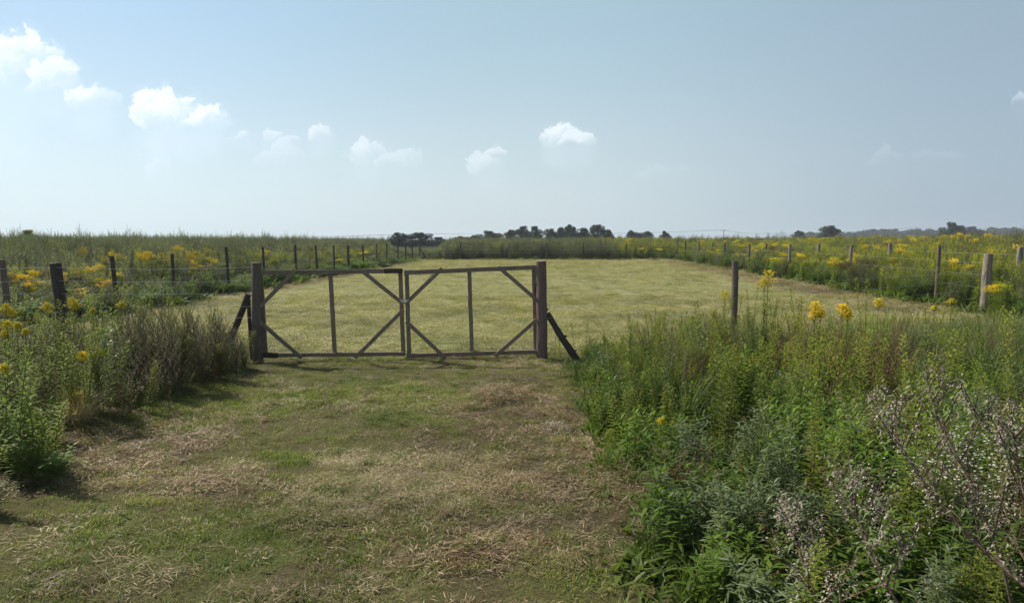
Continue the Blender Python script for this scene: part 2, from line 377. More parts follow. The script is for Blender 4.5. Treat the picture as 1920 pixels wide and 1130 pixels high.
# ground: one sheet, fine near the viewer, coarse towards the horizon
def make_ground():
    def axis(lim0, step0, grow, lim1):
        a = [0.0]
        st = step0
        while a[-1] < lim1:
            a.append(a[-1] + st)
            if a[-1] > lim0: st *= grow
        return a
    xp = axis(6, .07, 1.09, 1400); xs = np.array([-q for q in xp[:0:-1]] + xp)
    yp = axis(14, .07, 1.06, 1400); yn = axis(1, .3, 1.3, 1400)
    ys = np.array([-q for q in yn[:0:-1]] + yp)
    Xg, Yg = np.meshgrid(xs, ys); nx, ny = len(xs), len(ys)
    Z = gz(Xg, Yg)
    co = np.stack([Xg, Yg, Z], -1).reshape(-1, 3)
    idx = np.arange(nx * ny).reshape(ny, nx)
    q = np.stack([idx[:-1, :-1], idx[:-1, 1:], idx[1:, 1:], idx[1:, :-1]], -1).reshape(-1, 4)
    me = bpy.data.meshes.new('ground')
    me.vertices.add(len(co)); me.vertices.foreach_set('co', co.ravel())
    me.loops.add(q.size); me.loops.foreach_set('vertex_index', q.ravel().astype(np.int32))
    me.polygons.add(len(q)); me.polygons.foreach_set('loop_start', np.arange(0, q.size, 4, dtype=np.int32))
    me.polygons.foreach_set('loop_total', np.full(len(q), 4, dtype=np.int32))
    me.update(calc_edges=True); me.validate()
    g, s_, b = pat(Xg, Yg)
    ca = me.color_attributes.new('patches', 'FLOAT_COLOR', 'POINT')
    wild = np.clip(sstep(-.2, .3, XL(Yg) - .1 - Xg) * (Yg > 12) + sstep(-.2, .3, Xg - XR(Yg)) * (Yg > 12) + sstep(YF, YF + .5, Yg) + (np.abs(Xg) > 14) + inR(Xg, Yg) + inL(Xg, Yg), 0, 1)
    ca.data.foreach_set('color', np.stack([g, s_, b, wild], -1).reshape(-1).astype(np.float32))
    me.polygons.foreach_set('use_smooth', np.ones(len(q), bool))
    o = bpy.data.objects.new('ground', me); C.objects.link(o); tag(o, kind='structure')
    m, t = newmat('mown_ground')
    at_ = t.new('ShaderNodeAttribute', attribute_name='patches'); sx = t.new('ShaderNodeSeparateColor'); t.put(sx.inputs[0], at_.outputs['Color'])
    gg = t.new('ShaderNodeNewGeometry'); P = gg.outputs['Position']
    sepp = t.new('ShaderNodeSeparateXYZ'); t.put(sepp.inputs[0], P)
    isf = t.smooth(sepp.outputs[1], 10.8, 12.4)
    fine = t.noise(P, 55, 6, .75); mid = t.noise(P, 7, 5, .65)
    streak = t.noise(t.map(P, (.35, 1, 1)), 9, 6, .75)
    soil = t.mix(t.smooth(fine, .3, .7), (.060, .045, .028), (.15, .115, .07))
    col = t.mix(t.m('MULTIPLY', sx.outputs[2], .6), t.mix(t.smooth(fine, .35, .65), (.075, .070, .028), (.16, .15, .06)), soil)
    col = t.mix(t.m('MULTIPLY', sx.outputs[0], t.smooth(mid, .25, .6, .3, .85)), col, t.mix(t.smooth(fine, .3, .7), (.065, .080, .022), (.14, .165, .045)))
    col = t.mix(t.m('MULTIPLY', sx.outputs[1], t.smooth(fine, .35, .62, .15, .8)), col, t.mix(t.smooth(mid, .3, .7), (.24, .19, .105), (.36, .30, .18)))
    # open mown field
    f1 = t.mix(t.smooth(streak, .32, .68), (.10, .11, .035), (.43, .41, .20))
    f1 = t.mix(t.m('MULTIPLY', sx.outputs[0], .75), f1, t.mix(t.smooth(streak, .35, .65), (.095, .125, .034), (.30, .32, .12)))
    f1 = t.mix(t.m('MULTIPLY', sx.outputs[2], .9), f1, t.mix(t.smooth(streak, .35, .65), (.115, .09, .055), (.23, .19, .12)))
    col = t.mix(isf, col, f1)
    col = t.mix(at_.outputs['Alpha'], col, t.mix(t.smooth(mid, .3, .7), (.055, .065, .028), (.10, .105, .045)))
    pb = t.new('ShaderNodeBsdfPrincipled'); t.put(pb.inputs['Base Color'], col); pb.inputs['Roughness'].default_value = .95; pb.inputs['Specular IOR Level'].default_value = .1
    bp = t.new('ShaderNodeBump'); bp.inputs['Strength'].default_value = 1.0; bp.inputs['Distance'].default_value = .035
    t.put(bp.inputs['Height'], t.m('ADD', fine, t.m('MULTIPLY', streak, 1.2))); t.l.new(bp.outputs[0], pb.inputs['Normal'])
    finish(t, pb.outputs[0]); me.materials.append(m)
make_ground()

# ------------------------------------------------------------------ gate
def vert_board(mb, p0, p1, wdt, thk, off=0): mb.board(p0 + GF * off, p1 + GF * off, wdt, thk, GF, jit=.002)
def gate_leaf(label, top, bottom, stiles, braces, extra=None):
    base = gate_pt(*bottom[0]); root = empty('wooden_gate', (base.x, base.y, 0), label, 'gate', 'the two leaves of the wooden gate')
    org = Vector((base.x, base.y, 0))
    def part(name, a, b, wdt, thk, off, mat):
        mb = MB(); vert_board(mb, gate_pt(*a), gate_pt(*b), wdt, thk, off)
        return mb.build(name, mat, root, origin=org)
    part('rail', *top, .062, .045, 0, M['gate_h']); part('rail', *bottom, .058, .045, 0, M['gate_h'])
    for i, s_ in enumerate(stiles): part('stile', *s_, .058, .040, -.047, M['gate'])
    for b_ in braces: part('brace', b_[0], b_[1], b_[2] if len(b_) > 2 else .055, .028, .040, M['gate'])
    return root, org
gl, orgl = gate_leaf('left leaf of the weathered wooden double gate, next to the thinner gate post',
    ((482, 511), (755, 508)), ((488, 666), (759, 663)),
    [((487, 508), (497, 668)), ((618, 508), (627, 666)), ((750, 506), (756, 667))],
    [((554, 507), (489, 574)), ((489, 603), (567, 670)), ((677, 506), (757, 569)), ((757, 580), (666, 670))])
gr, orgr = gate_leaf('right leaf of the wooden double gate, its top rail rising to the thicker post',
    ((758, 511), (1006, 501)), ((762, 667), (1005, 659)),
    [((762, 509), (767, 667)), ((880, 505), (885, 665)), ((1001, 501), (1005, 664))],
    [((829, 503), (760, 570)), ((762, 602), (835, 670)), ((934, 500), (1007, 563)), ((1006, 598), (928, 667))])
mb = MB(); vert_board(mb, gate_pt(721, 508), gate_pt(755, 507.5), .07, .02, .036); mb.build('splice_board', M['post_dark'], gl, origin=orgl)
mb = MB(); vert_board(mb, gate_pt(491, 665), gate_pt(522, 665.5), .075, .02, .036); mb.build('splice_board', M['post_dark'], gl, origin=orgl)
mb = MB(); vert_board(mb, gate_pt(806, 521), gate_pt(815, 512), .030, .006, .058); mb.build('fresh_split', M['gate_new'], gr, origin=orgr)
mb = MB()
c = gate_pt(758, 565, .03)
pts = [c + GN * .075 * math.cos(a) + GF * .055 * math.sin(a) + Vector((0, 0, .01 * math.sin(3 * a))) for a in [2 * PI * k / 14 for k in range(15)]]
mb.tube(pts, .004, .004, sides=5); mb.tube([p + Vector((0, 0, .018)) for p in pts], .004, .004, sides=5)
o = mb.build('wire_loop', M['wire'], origin=c); tag(o, 'thin wire loop tying the two gate leaves together in the middle', 'wire')

def log(mb, a, b, r0, r1, knots=0, sides=14, wob=.05, seg=9):
    pts = []
    side = Vector((rnd.uniform(-1, 1), rnd.uniform(-1, 1), 0)) * .012
    for k in range(seg + 1):
        t_ = k / seg; pts.append(a.lerp(b, t_) + side * math.sin(t_ * PI) + Vector((rnd.uniform(-1, 1), rnd.uniform(-1, 1), 0)) * r0 * .04)
    mb.tube(pts, r0, r1, sides=sides, cap=True, wob=wob)
    for _ in range(knots):
        t_ = rnd.uniform(.25, .95); p = a.lerp(b, t_); an = rnd.uniform(-PI, 0.3)
        d = Vector((math.cos(an), math.sin(an), .35)); r = r0 + (r1 - r0) * t_
        mb.tube([p + d * r * .8, p + d * (r * 1.28)], r * .30, r * .17, sides=6, cap=True)
def gate_post(foot, toppx, r, mat, label, brace, capmat=None):
    top = Vector((0, 0, 0)); top = at(toppx[0], toppx[1], foot.y)
    root = empty('gate_post', (foot.x, foot.y, 0), label, 'post'); org = Vector((foot.x, foot.y, 0))
    mb = MB(); log(mb, Vector((foot.x, foot.y, -.15)), top, r * 1.08, r, 2, sides=20, wob=.03); mb.build('post', mat, root, origin=org)
    mb = MB(); mb.tube([top + Vector((0, 0, .001)), top + Vector((0, 0, .006))], r * .97, r * .93, sides=20, cap=True); mb.build('sawn_top', M['endgrain'], root, origin=org)
    mb = MB(); log(mb, *brace, 3, sides=12, wob=.05); mb.build('brace', M['post_dark'], root, origin=org)
    return root, org
gpl, ogl = gate_post(GL, (480.5, 493), .067, M['post'], 'thinner round gate post at the left end of the gate, slanting prop behind it',
    (Vector((GL.x - .62, GL.y + .16, -.1)), gate_pt(466, 551, -.09), .050, .045))
gpr, ogr = gate_post(GR, (1014.5, 490), .076, M['post_red'], 'thick reddish round gate post at the right end of the gate, with a prop',
    (gate_pt(1088, 684, .04), gate_pt(1026, 587, -.03), .056, .043))
mb = MB(); log(mb, Vector((GL.x - .13, GL.y + .15, -.1)), gate_pt(466, 560, -.14), .03, .028, 1, sides=8); mb.build('support_stake', M['post_dark'], gpl, origin=ogl)

# ------------------------------------------------------------------ fences
def wire(mb, a, b, sag=.015, r=.0016, n=8):
    pts = [a.lerp(b, k / n) - Vector((0, 0, sag * 4 * (k / n) * (1 - k / n))) for k in range(n + 1)]
    mb.tube(pts, r, r, sides=4)
def fence(label, posts, wires, wr=.0016, ends=()):
    """posts: (X, Y, height, radius, lean x, lean y, material)"""
    org = Vector((posts[0][0], posts[0][1], 0)); root = empty('wire_fence', org, label, 'fence')
    tops = []
    for (X, Y, h, r, lx, ly, mk) in posts:
        a = Vector((X, Y, -.1)); b = Vector((X + lx, Y + ly, h)); tops.append((Vector((X, Y, 0)), b))
        if mk is None: continue
        mb = MB(); log(mb, a, b, r * 1.12, r * .92, 3 if r > .04 else 1, sides=12, wob=.06)
        mb.build('fence_post', M[mk], root, origin=org)
        if r > .055:
            mb = MB(); mb.tube([b + Vector((0, 0, .001)), b + Vector((0, 0, .006))], r * .9, r * .86, sides=12, cap=True); mb.build('sawn_top', M['endgrain'], root, origin=org)
    for h in wires:
        mb = MB()
        for (a0, b0), (a1, b1) in zip(tops[:-1], tops[1:]):
            p = a0.lerp(b0, h / b0.z); q = a1.lerp(b1, h / b1.z)
            wire(mb, p + Vector((0, -.06, 0)), q + Vector((0, -.06, 0)), .01 + rnd.uniform(0, .02), wr)
        mb.build('wire', M['wire'], root, origin=org)
    return root, org
def onray(px, X0, slope, Y0):            # where the view of a fence line crosses pixel column px
    r = (px - 960) / F; return (X0 - slope * Y0) / (r - slope)
def hfor(py, Y): return at(960, py, Y).z
# near fence, left of the gate
Yp = 10.85
b0 = at(118, 600, Yp); t0 = at(101, 494, Yp)
k_ = (t0.x - b0.x) / (t0.z - b0.z)
foot = Vector((b0.x - k_ * b0.z, Yp, 0))
fence('near wire fence from the left gate post, with one dark tilted post',
      [(GL.x, GL.y, 1.4, .04, 0, 0, None), (foot.x, foot.y, t0.z, .082, t0.x - foot.x, .03, 'post_dark'), (foot.x - 3.0, Yp - .12, 1.4, .07, -.05, 0, 'post')],
      [1.355, 1.17, .99, .80, .645, .45, .25], .0019)
# near fence, right of the gate
tt = at(1379, 489, NR.y); t2 = at(1853, 476, 18.3)
fence('wire fence right of the gate with a lone round post and a knotty corner post',
      [(GR.x, GR.y, 1.38, .04, 0, 0, None), (NR.x, NR.y, tt.z, .054, tt.x - NR.x, 0, 'post'), (7.4, 15.3, 1.0, .03, 0, 0, None), (at(1846, 586, 18.3).x, 18.3, t2.z, .105, .03, 0, 'post_pale')],
      [1.0, .8, .6, .4], .0016)
# left side fence
pl = []
for px, top, r, mk, ln in ((15, 487, .06, 'post', -.10), (217, 480, .055, 'post_dark', -.08), (329, 476, .048, 'post_dark', -.08), (428, 463, .052, 'post_dark', -.05), (496, 463, .048, 'post_dark', -.04),
                       (555, 459, .055, 'post_dark', -.02), (595, 460, .05, 'post_dark', -.06), (627, 460, .045, 'post_dark', -.02), (654.5, 460, .06, 'post_dark', -.05), (682, 459, .05, 'post_dark', -.03),
                       (707, 457, .05, 'post', 0), (725.5, 456, .045, 'post_dark', 0), (747, 458, .045, 'post_dark', -.04), (761, 455, .05, 'post_dark', 0), (773.5, 454, .05, 'post_dark', 0), (786.5, 451, .06, 'post', .02)):
    Y = onray(px, -9.5, .0347, 14.6); pl.append((XL(Y), Y, hfor(top, Y), r, ln, 0, mk))
rt, og = fence('long wire fence on dark posts along the left side of the mown field', pl, [1.2, .95, .7, .45], .0018)
mb = MB(); log(mb, Vector((XL(YF) + .42, YF + .3, 0.2)), Vector((XL(YF) + .05, YF, .95)), .05, .045); mb.build('brace', M['post_dark'], rt, origin=og)
# far fence
pl = []
for px, top in ((788, 470), (864, 455), (955, 456), (1025.5, 456), (1093.5, 455), (1175, 455), (1269.5, 449)):
    d = (px - 960) / F; pl.append((d * YF, YF, hfor(top, YF) if px != 788 else 1.3, .05, 0, 0, None if px == 788 else 'post' if px in (955, 1094, 1269.5) else 'post_dark'))
rt, og = fence('straight wire fence across the far end of the mown field', pl, [1.2, .9, .6], .002)
mb = MB(); log(mb, Vector((pl[-1][0] - .45, YF - .1, 0)), Vector((pl[-1][0] - .02, YF, .85)), .045, .04); mb.build('brace', M['post_dark'], rt, origin=og)
# right side fence
pl = []
for px, top, r, mk, ln in ((1850, 478, .0, None, 0), (1757.5, 461, .05, 'post', .03), (1592, 461, .055, 'post_pale', .06), (1479, 458, .065, 'post_pale', .03), (1403, 458, .06, 'post', .03), (1357.5, 455, .05, 'post_dark', .02),
                           (1310, 453, .05, 'post', 0), (1284.5, 452, .055, 'post_dark', 0)):
    Y = onray(px, 11.3, .056, 18.4)
    if px == 1850: pl.append((11.3, 18.3, 1.3, .05, 0, 0, None)); continue
    pl.append((XR(Y), Y, hfor(top, Y), r, ln, 0, mk))
fence('wire fence on pale knotty posts along the right side of the mown field', pl, [1.2, .9, .6], .0016)
pl = []
for px, top, r, mk in ((1909, 464, .075, 'post_pale'), (1666, 457, .07, 'post_pale'), (1533, 457, .08, 'post_pale'), (1435, 457, .06, 'post_red'), (1335, 455, .06, 'post')):
    Yq = 15.0 if px == 1909 else onray(px, 14.3, .02, 20)
    if px == 1909: Yq = 20.0
    pl.append((at(px, 500, Yq).x, Yq, hfor(top, Yq), r, .03, 0, mk))
fence('second row of fence posts half hidden in the goldenrod beyond the right side fence', pl, [1.35], .0014)

# ------------------------------------------------------------------ plants
UP = Vector((0, 0, 1))
def horiz(a, z=0.0): return Vector((math.cos(a), math.sin(a), z))
def stemline(h, lean, n=6, curve=.3):
    a = rnd.uniform(0, 2 * PI); d = horiz(a) * lean
    return [Vector((0, 0, h * k / n)) + d * (k / n) ** (1 + curve * 4) for k in range(n + 1)]
def along(pts, t_):
    x = t_ * (len(pts) - 1); i = min(int(x), len(pts) - 2); return pts[i].lerp(pts[i + 1], x - i)

def goldenrod(h=1.0, bloom=0, n=70, stems=1, spread=.0, seg=2, W=.016, L=.10):
    """returns {stem, leaves, flower} mesh builders"""
    st, lf, fl = MB(), MB(), MB()
    for s_ in range(stems):
        off = horiz(rnd.uniform(0, 2 * PI)) * rnd.uniform(0, spread)
        hh = h * rnd.uniform(.82, 1) if stems > 1 else h
        pts = [p + off for p in stemline(hh, hh * rnd.uniform(.04, .14))]
        st.tube(pts, .0045, .002, sides=4)
        a = rnd.uniform(0, 6)
        for k in range(n):
            t_ = .12 + .80 * k / n; p = along(pts, t_); a += 2.399
            ll = L * (1.15 - .65 * t_) * rnd.uniform(.8, 1.2)
            lf.leaf(p, horiz(a, rnd.uniform(.25, .8)), UP, ll, W * rnd.uniform(.8, 1.2), rnd.uniform(.1, .5), seg=seg)
        # panicle
        nb = 16 if bloom else 9
        for k in range(nb):
            t_ = .86 + .14 * k / nb; p = along(pts, t_); a += 2.399
            bl = (.115 if bloom else .05) * (1.15 - (t_ - .86) * 4.6) * rnd.uniform(.7, 1.2)
            q = [p, p + horiz(a) * bl * .5 + UP * bl * .62, p + horiz(a) * bl * .95 + UP * bl * .95]
            st.tube(q, .0015, .0008, sides=3)
            if bloom == 1:
                for j in range(15):
                    c_ = along(q, .25 + .75 * j / 15); fl.blob(c_ + Vector((rnd.uniform(-.008, .008), rnd.uniform(-.008, .008), rnd.uniform(.0, .013))), rnd.uniform(.0055, .0095))
            else:
                for j in range(5):
                    c_ = along(q, .3 + .7 * j / 5); fl.leaf(c_, horiz(rnd.uniform(0, 6), .8), UP, .028, .009, .1, seg=1)
    return st, lf, fl
def mugwort(h=1.0, nb=16, L=.06, W=.009, per=16, bud=True, spread=.3, stems=1, seg=1, sp0=.0):
    st, lf, fl = MB(), MB(), MB()
    for s_ in range(stems):
        off = horiz(rnd.uniform(0, 2 * PI)) * rnd.uniform(0, sp0)
        hh = h * rnd.uniform(.8, 1) if stems > 1 else h
        pts = [p + off for p in stemline(hh, hh * rnd.uniform(.03, .16))]
        st.tube(pts, .005, .0015, sides=4)
        a = 0
        for k in range(nb + 1):
            t_ = .18 + .72 * k / nb; p = along(pts, t_); a += 2.399
            if k < nb:
                bl = spread * (1.05 - t_) * hh * rnd.uniform(.7, 1.25) + .05
                q = [p, p + horiz(a) * bl * .42 + UP * bl * .5, p + horiz(a) * bl * .62 + UP * bl * 1.05]
                st.tube(q, .0025, .001, sides=3)
            else:
                q = [along(pts, .85), along(pts, .93), pts[-1] + UP * .02]; bl = .18
            m_ = max(6, int(per * bl / .2))
            for j in range(m_):
                c_ = along(q, .12 + .88 * j / m_); b = rnd.uniform(0, 6.28)
                tgt = fl if (bud and j > m_ * .45) else lf
                if tgt is fl: fl.leaf(c_, horiz(b, 1.1), UP, .026 * rnd.uniform(.7, 1.3), .009, .2, seg=1)
                else: lf.leaf(c_, horiz(b, .6), UP, L * rnd.uniform(.6, 1.2), W, rnd.uniform(.1, .6), seg=seg)
        for k in range(14):
            p = along(pts, rnd.uniform(.08, .6)); b = rnd.uniform(0, 6.28)
            lf.leaf(p, horiz(b, .5), UP, L * 1.4, W * 1.5, .4, seg=seg)
    return st, lf, fl
def willow(h=.7, stems=7, n=30, L=.12, W=.024, spread=.16):
    st, lf, fl = MB(), MB(), MB()
    for s_ in range(stems):
        off = horiz(rnd.uniform(0, 2 * PI)) * rnd.uniform(0, spread)
        hh = h * rnd.uniform(.6, 1); pts = [p + off for p in stemline(hh, hh * rnd.uniform(.1, .3))]
        st.tube(pts, .004, .0018, sides=4); a = rnd.uniform(0, 6)
        for k in range(n):
            t_ = .2 + .8 * k / n; p = along(pts, t_); a += 2.399
            top = t_ > .85
            lf.leaf(p, horiz(a, rnd.uniform(.8, 1.6) if top else rnd.uniform(.1, .7)), UP, L * (.6 if top else 1.0) * rnd.uniform(.7, 1.15), W * (.7 if top else 1), rnd.uniform(.05, .45))
    return st, lf, fl
def longgrass(h=.7, n=70, spread=.14, W=.007, droop=.6):
    mb = MB()
    for k in range(n):
        b = rnd.uniform(0, 6.28); p = horiz(b) * rnd.uniform(0, spread); d = horiz(rnd.uniform(0, 6.28), rnd.uniform(1.2, 4))
        hh = h * rnd.uniform(.5, 1.1)
        mb.leaf(p, d, UP, hh, W * rnd.uniform(.7, 1.3), rnd.uniform(.1, droop))
    return mb
def drystalk(h=.7, n=16):
    mb = MB()
    for k in range(n):
        off = horiz(rnd.uniform(0, 6.28)) * rnd.uniform(0, .15); hh = h * rnd.uniform(.55, 1)
        pts = [p + off for p in stemline(hh, hh * .25)]
        mb.tube(pts, .0018, .001, sides=3)
        for j in range(16):
            p = along(pts, rnd.uniform(.35, 1)); mb.leaf(p, horiz(rnd.uniform(0, 6.28), 1.0), UP, rnd.uniform(.02, .06), .005, .2, seg=1)
    return mb
def tuft(n=60, h=.06, spread=.09, W=.004, zlo=.4, zhi=2.5, droop=.5):
    mb = MB()
    for k in range(n):
        p = horiz(rnd.uniform(0, 6.28)) * spread * math.sqrt(rnd.random()); d = horiz(rnd.uniform(0, 6.28), rnd.uniform(zlo, zhi))
        mb.leaf(p, d, UP, h * rnd.uniform(.5, 1.3), W * rnd.uniform(.6, 1.4), rnd.uniform(0, droop), seg=1)
    return mb
def litter(n=40, L=.10, spread=.12, W=.003, z=.02):
    mb = MB()
    for k in range(n):
        p = horiz(rnd.uniform(0, 6.28)) * spread * math.sqrt(rnd.random()) + UP * rnd.uniform(.0, z)
        d = horiz(rnd.uniform(0, 6.28), rnd.uniform(-.12, .3))
        mb.leaf(p, d, UP, L * rnd.uniform(.3, 1.3), W * rnd.uniform(.6, 1.5), rnd.uniform(-.04, .06), seg=1)
    return mb

def merge(builders_mats, name):
    mb = MB(); mats = []
    for k, (b, m) in enumerate(builders_mats):
        i = len(mb.v); mb.v += b.v; mb.f += [tuple(i + q for q in f) for f in b.f]; mb.m += [k] * len(b.f); mats.append(m)
    return mb.build(name, mats, link=False)
def m3(t3, a, b, c, name='plant'): return merge([(t3[0], a), (t3[1], b), (t3[2], c)], name)
def m1(b, m, name='plant'): return merge([(b, m)], name)

P = {}
P['gold_green'] = [m3(goldenrod(1, 0, 70, 3, .10, seg=1), M['stem'], M['golden_leaf'], M['golden_bud']) for _ in range(4)]
P['gold_bloom'] = [m3(goldenrod(1, 1, 60, 3, .12, seg=1), M['stem'], M['golden_leaf'], M['golden_flower']) for _ in range(3)]
P['gold_near'] = [m3(goldenrod(1, 0, 85, 2, .06, seg=2, W=.014, L=.095), M['stem'], M['golden_leaf'], M['golden_tip']) for _ in range(4)]
P['rust'] = [m3(goldenrod(1, 1, 50, 3, .12, seg=1), M['stem_brown'], M['golden_leaf'], M['rust_flower']) for _ in range(2)]
P['mug'] = [m3(mugwort(1, 15, stems=3, sp0=.14), M['stem_brown'], M['mug_leaf'], M['mug_bud']) for _ in range(4)]
P['mug_near'] = [m3(mugwort(1, 18, L=.06, W=.010, per=18, bud=False, spread=.24, stems=3, sp0=.12, seg=2), M['stem'], M['mug_near'], M['mug_bud']) for _ in range(3)]
P['willow'] = [m3(willow(1, 7, 30, .15, .030, .2), M['stem'], M['willow_leaf'], M['willow_leaf']) for _ in range(4)]
P['low'] = [m1(tuft(110, .16, .18, .022, .2, 2.0, .4), M['low_leaf']) for _ in range(3)] + [m1(longgrass(.18, 60, .15, .005), M['longgrass'])]
P['long'] = [m1(longgrass(1, 80, .16, .009), M['longgrass']) for _ in range(3)]
P['russet'] = [m1(drystalk(1, 18), M['russet']) for _ in range(3)]
P['tuft'] = [m1(tuft(90, .050, .11, .0036), M['grass']) for _ in range(5)]
P['fresh'] = [m1(tuft(60, .085, .09, .0048, .6, 3), M['low_leaf']) for _ in range(3)] + [m1(tuft(26, .06, .08, .016, .1, 1.0, .3), M['low_leaf']) for _ in range(2)]
P['straw'] = [m1(litter(95, .075, .13, .0021, .030), M['straw']) for _ in range(5)]
P['brown'] = [m1(litter(70, .07, .12, .0045, .018), M['brown']) for _ in range(5)]
P['straw'] += [m1(litter(90, .055, .13, .0035, .02), M['straw']) for _ in range(3)]
P['fieldtuft'] = [merge([(tuft(80, .045, .2, .006, .3, 2), M['grass']), (litter(120, .06, .22, .005, .035), M['straw'])], 'plant') for _ in range(4)]

_trees = {}
def scatter_group(key):
    if key in _trees: return _trees[key]
    col = bpy.data.collections.new('plants_' + key)
    for o in P[key]: col.objects.link(o)
    ng = bpy.data.node_groups.new('scatter_' + key, 'GeometryNodeTree')
    ng.interface.new_socket('Geometry', in_out='INPUT', socket_type='NodeSocketGeometry'); ng.interface.new_socket('Geometry', in_out='OUTPUT', socket_type='NodeSocketGeometry')
    N, L = ng.nodes, ng.links
    gi, go = N.new('NodeGroupInput'), N.new('NodeGroupOutput'); ip = N.new('GeometryNodeInstanceOnPoints')
    ci = N.new('GeometryNodeCollectionInfo'); ci.inputs['Collection'].default_value = col; ci.inputs['Separate Children'].default_value = True; ci.inputs['Reset Children'].default_value = True
    def attr(nm, dt):
        a = N.new('GeometryNodeInputNamedAttribute'); a.data_type = dt; a.inputs['Name'].default_value = nm; return a.outputs['Attribute']
    mp = N.new('GeometryNodeMeshToPoints'); L.new(gi.outputs[0], mp.inputs[0])
    L.new(mp.outputs[0], ip.inputs['Points']); L.new(ci.outputs[0], ip.inputs['Instance']); ip.inputs['Pick Instance'].default_value = True
    L.new(attr('pick', 'INT'), ip.inputs['Instance Index']); L.new(attr('rot', 'FLOAT_VECTOR'), ip.inputs['Rotation']); L.new(attr('scl', 'FLOAT_VECTOR'), ip.inputs['Scale'])
    L.new(ip.outputs[0], go.inputs[0]); _trees[key] = ng; return ng
TOTAL = [0]
def scatter(name, label, cat, key, X, Y, h, wmul=1.0, tilt=.08):
    X, Y = np.asarray(X), np.asarray(Y); n = len(X)
    if n == 0: return
    TOTAL[0] += n
    h = np.broadcast_to(h, (n,)); Z = gz(X, Y) - .01
    me = bpy.data.meshes.new(name); me.vertices.add(n); me.vertices.foreach_set('co', np.stack([X, Y, Z], -1).ravel())
    rot = np.stack([rng.normal(0, tilt, n), rng.normal(0, tilt, n), rng.uniform(0, 2 * PI, n)], -1)
    wd = h * wmul if np.ndim(wmul) == 0 else wmul
    wd = wd * rng.uniform(.85, 1.2, n)
    scl = np.stack([wd, wd, h], -1)
    a = me.attributes.new('rot', 'FLOAT_VECTOR', 'POINT'); a.data.foreach_set('vector', rot.ravel().astype(np.float32))
    a = me.attributes.new('scl', 'FLOAT_VECTOR', 'POINT'); a.data.foreach_set('vector', scl.ravel().astype(np.float32))
    a = me.attributes.new('pick', 'INT', 'POINT'); a.data.foreach_set('value', rng.integers(0, len(P[key]), n).astype(np.int32))
    o = bpy.data.objects.new(name, me); C.objects.link(o); tag(o, label, cat, kind='stuff')
    md = o.modifiers.new('scatter', 'NODES'); md.node_group = scatter_group(key)
    return o

def rand_pts(x0, x1, y0, y1, dens, margin=1.5):
    n = int((x1 - x0) * (y1 - y0) * dens)
    X = rng.uniform(x0, x1, n); Y = rng.uniform(y0, y1, n)
    k = np.abs(X) < .70 * Y + margin
    return X[k], Y[k]

# --- low growth of the mown way and field
X, Y = rand_pts(-5, 3, 2.0, 12.2, 200, 1.0)
k = ~(inR(X + .05, Y)); k &= X < .75 * Y
X, Y = X[k], Y[k]
g, s_, b = pat(X, Y); r = rng.uniform(0, 1, len(X))
kg = r < .22 + .60 * g
scatter('mown_grass', 'short mown grass in uneven green patches on the way to the gate', 'grass', 'tuft', X[kg], Y[kg], rng.uniform(.45, 1.15, kg.sum()), .9, .15)
r = rng.uniform(0, 1, len(X)); kf = r < .04 + .14 * sstep(.35, 1, g)
scatter('clover_and_fresh_grass', 'fresh dark green regrowth among the mown grass', 'grass', 'fresh', X[kf], Y[kf], rng.uniform(.4, .9, kf.sum()), 1.0, .15)
r = rng.uniform(0, 1, len(X)); ks = r < .045 + .50 * s_ * (1 - .5 * g)
scatter('hay_litter', 'pale dry hay stalks lying on the mown way', 'hay', 'straw', X[ks], Y[ks], rng.uniform(.6, 1.4, ks.sum()), 1.0, .2)
r = rng.uniform(0, 1, len(X)); kb = r < .07 + .45 * b
scatter('brown_litter', 'brown withered clippings lying on the mown way', 'clippings', 'brown', X[kb], Y[kb], rng.uniform(.6, 1.3, kb.sum()), 1.0, .2)
# field beyond the gate
X1, Y1 = rand_pts(-10, 13, 11.3, 24, 34, 0); X2, Y2 = rand_pts(-10, 15, 24, 65, 8, 0)
X = np.r_[X1, X2]; Y = np.r_[Y1, Y2]; k = ~weeds_out(X, Y); X, Y = X[k], Y[k]; k = ~inR(X, Y); X, Y = X[k], Y[k]
scatter('field_stubble', 'pale mown stubble and drying hay over the whole field behind the gate', 'grass', 'fieldtuft', X, Y, rng.uniform(.4, 1.4, len(X)) * (1 + .5 * sstep(20, 50, Y)), 1.0, .2)

X, Y = rand_pts(-10, 15, 14, 66, 14, 0); k = ~weeds_out(X, Y) & ~inR(X, Y); X, Y = X[k], Y[k]
g, s_, b = pat(X, Y); k = rng.uniform(0, 1, len(X)) < (b - .25); X, Y = X[k], Y[k]
scatter('field_edge_clippings', 'brown withered clippings along the edges of the mown field', 'clippings', 'brown', X, Y, rng.uniform(1.2, 2.2, len(X)), 1.2, .2)
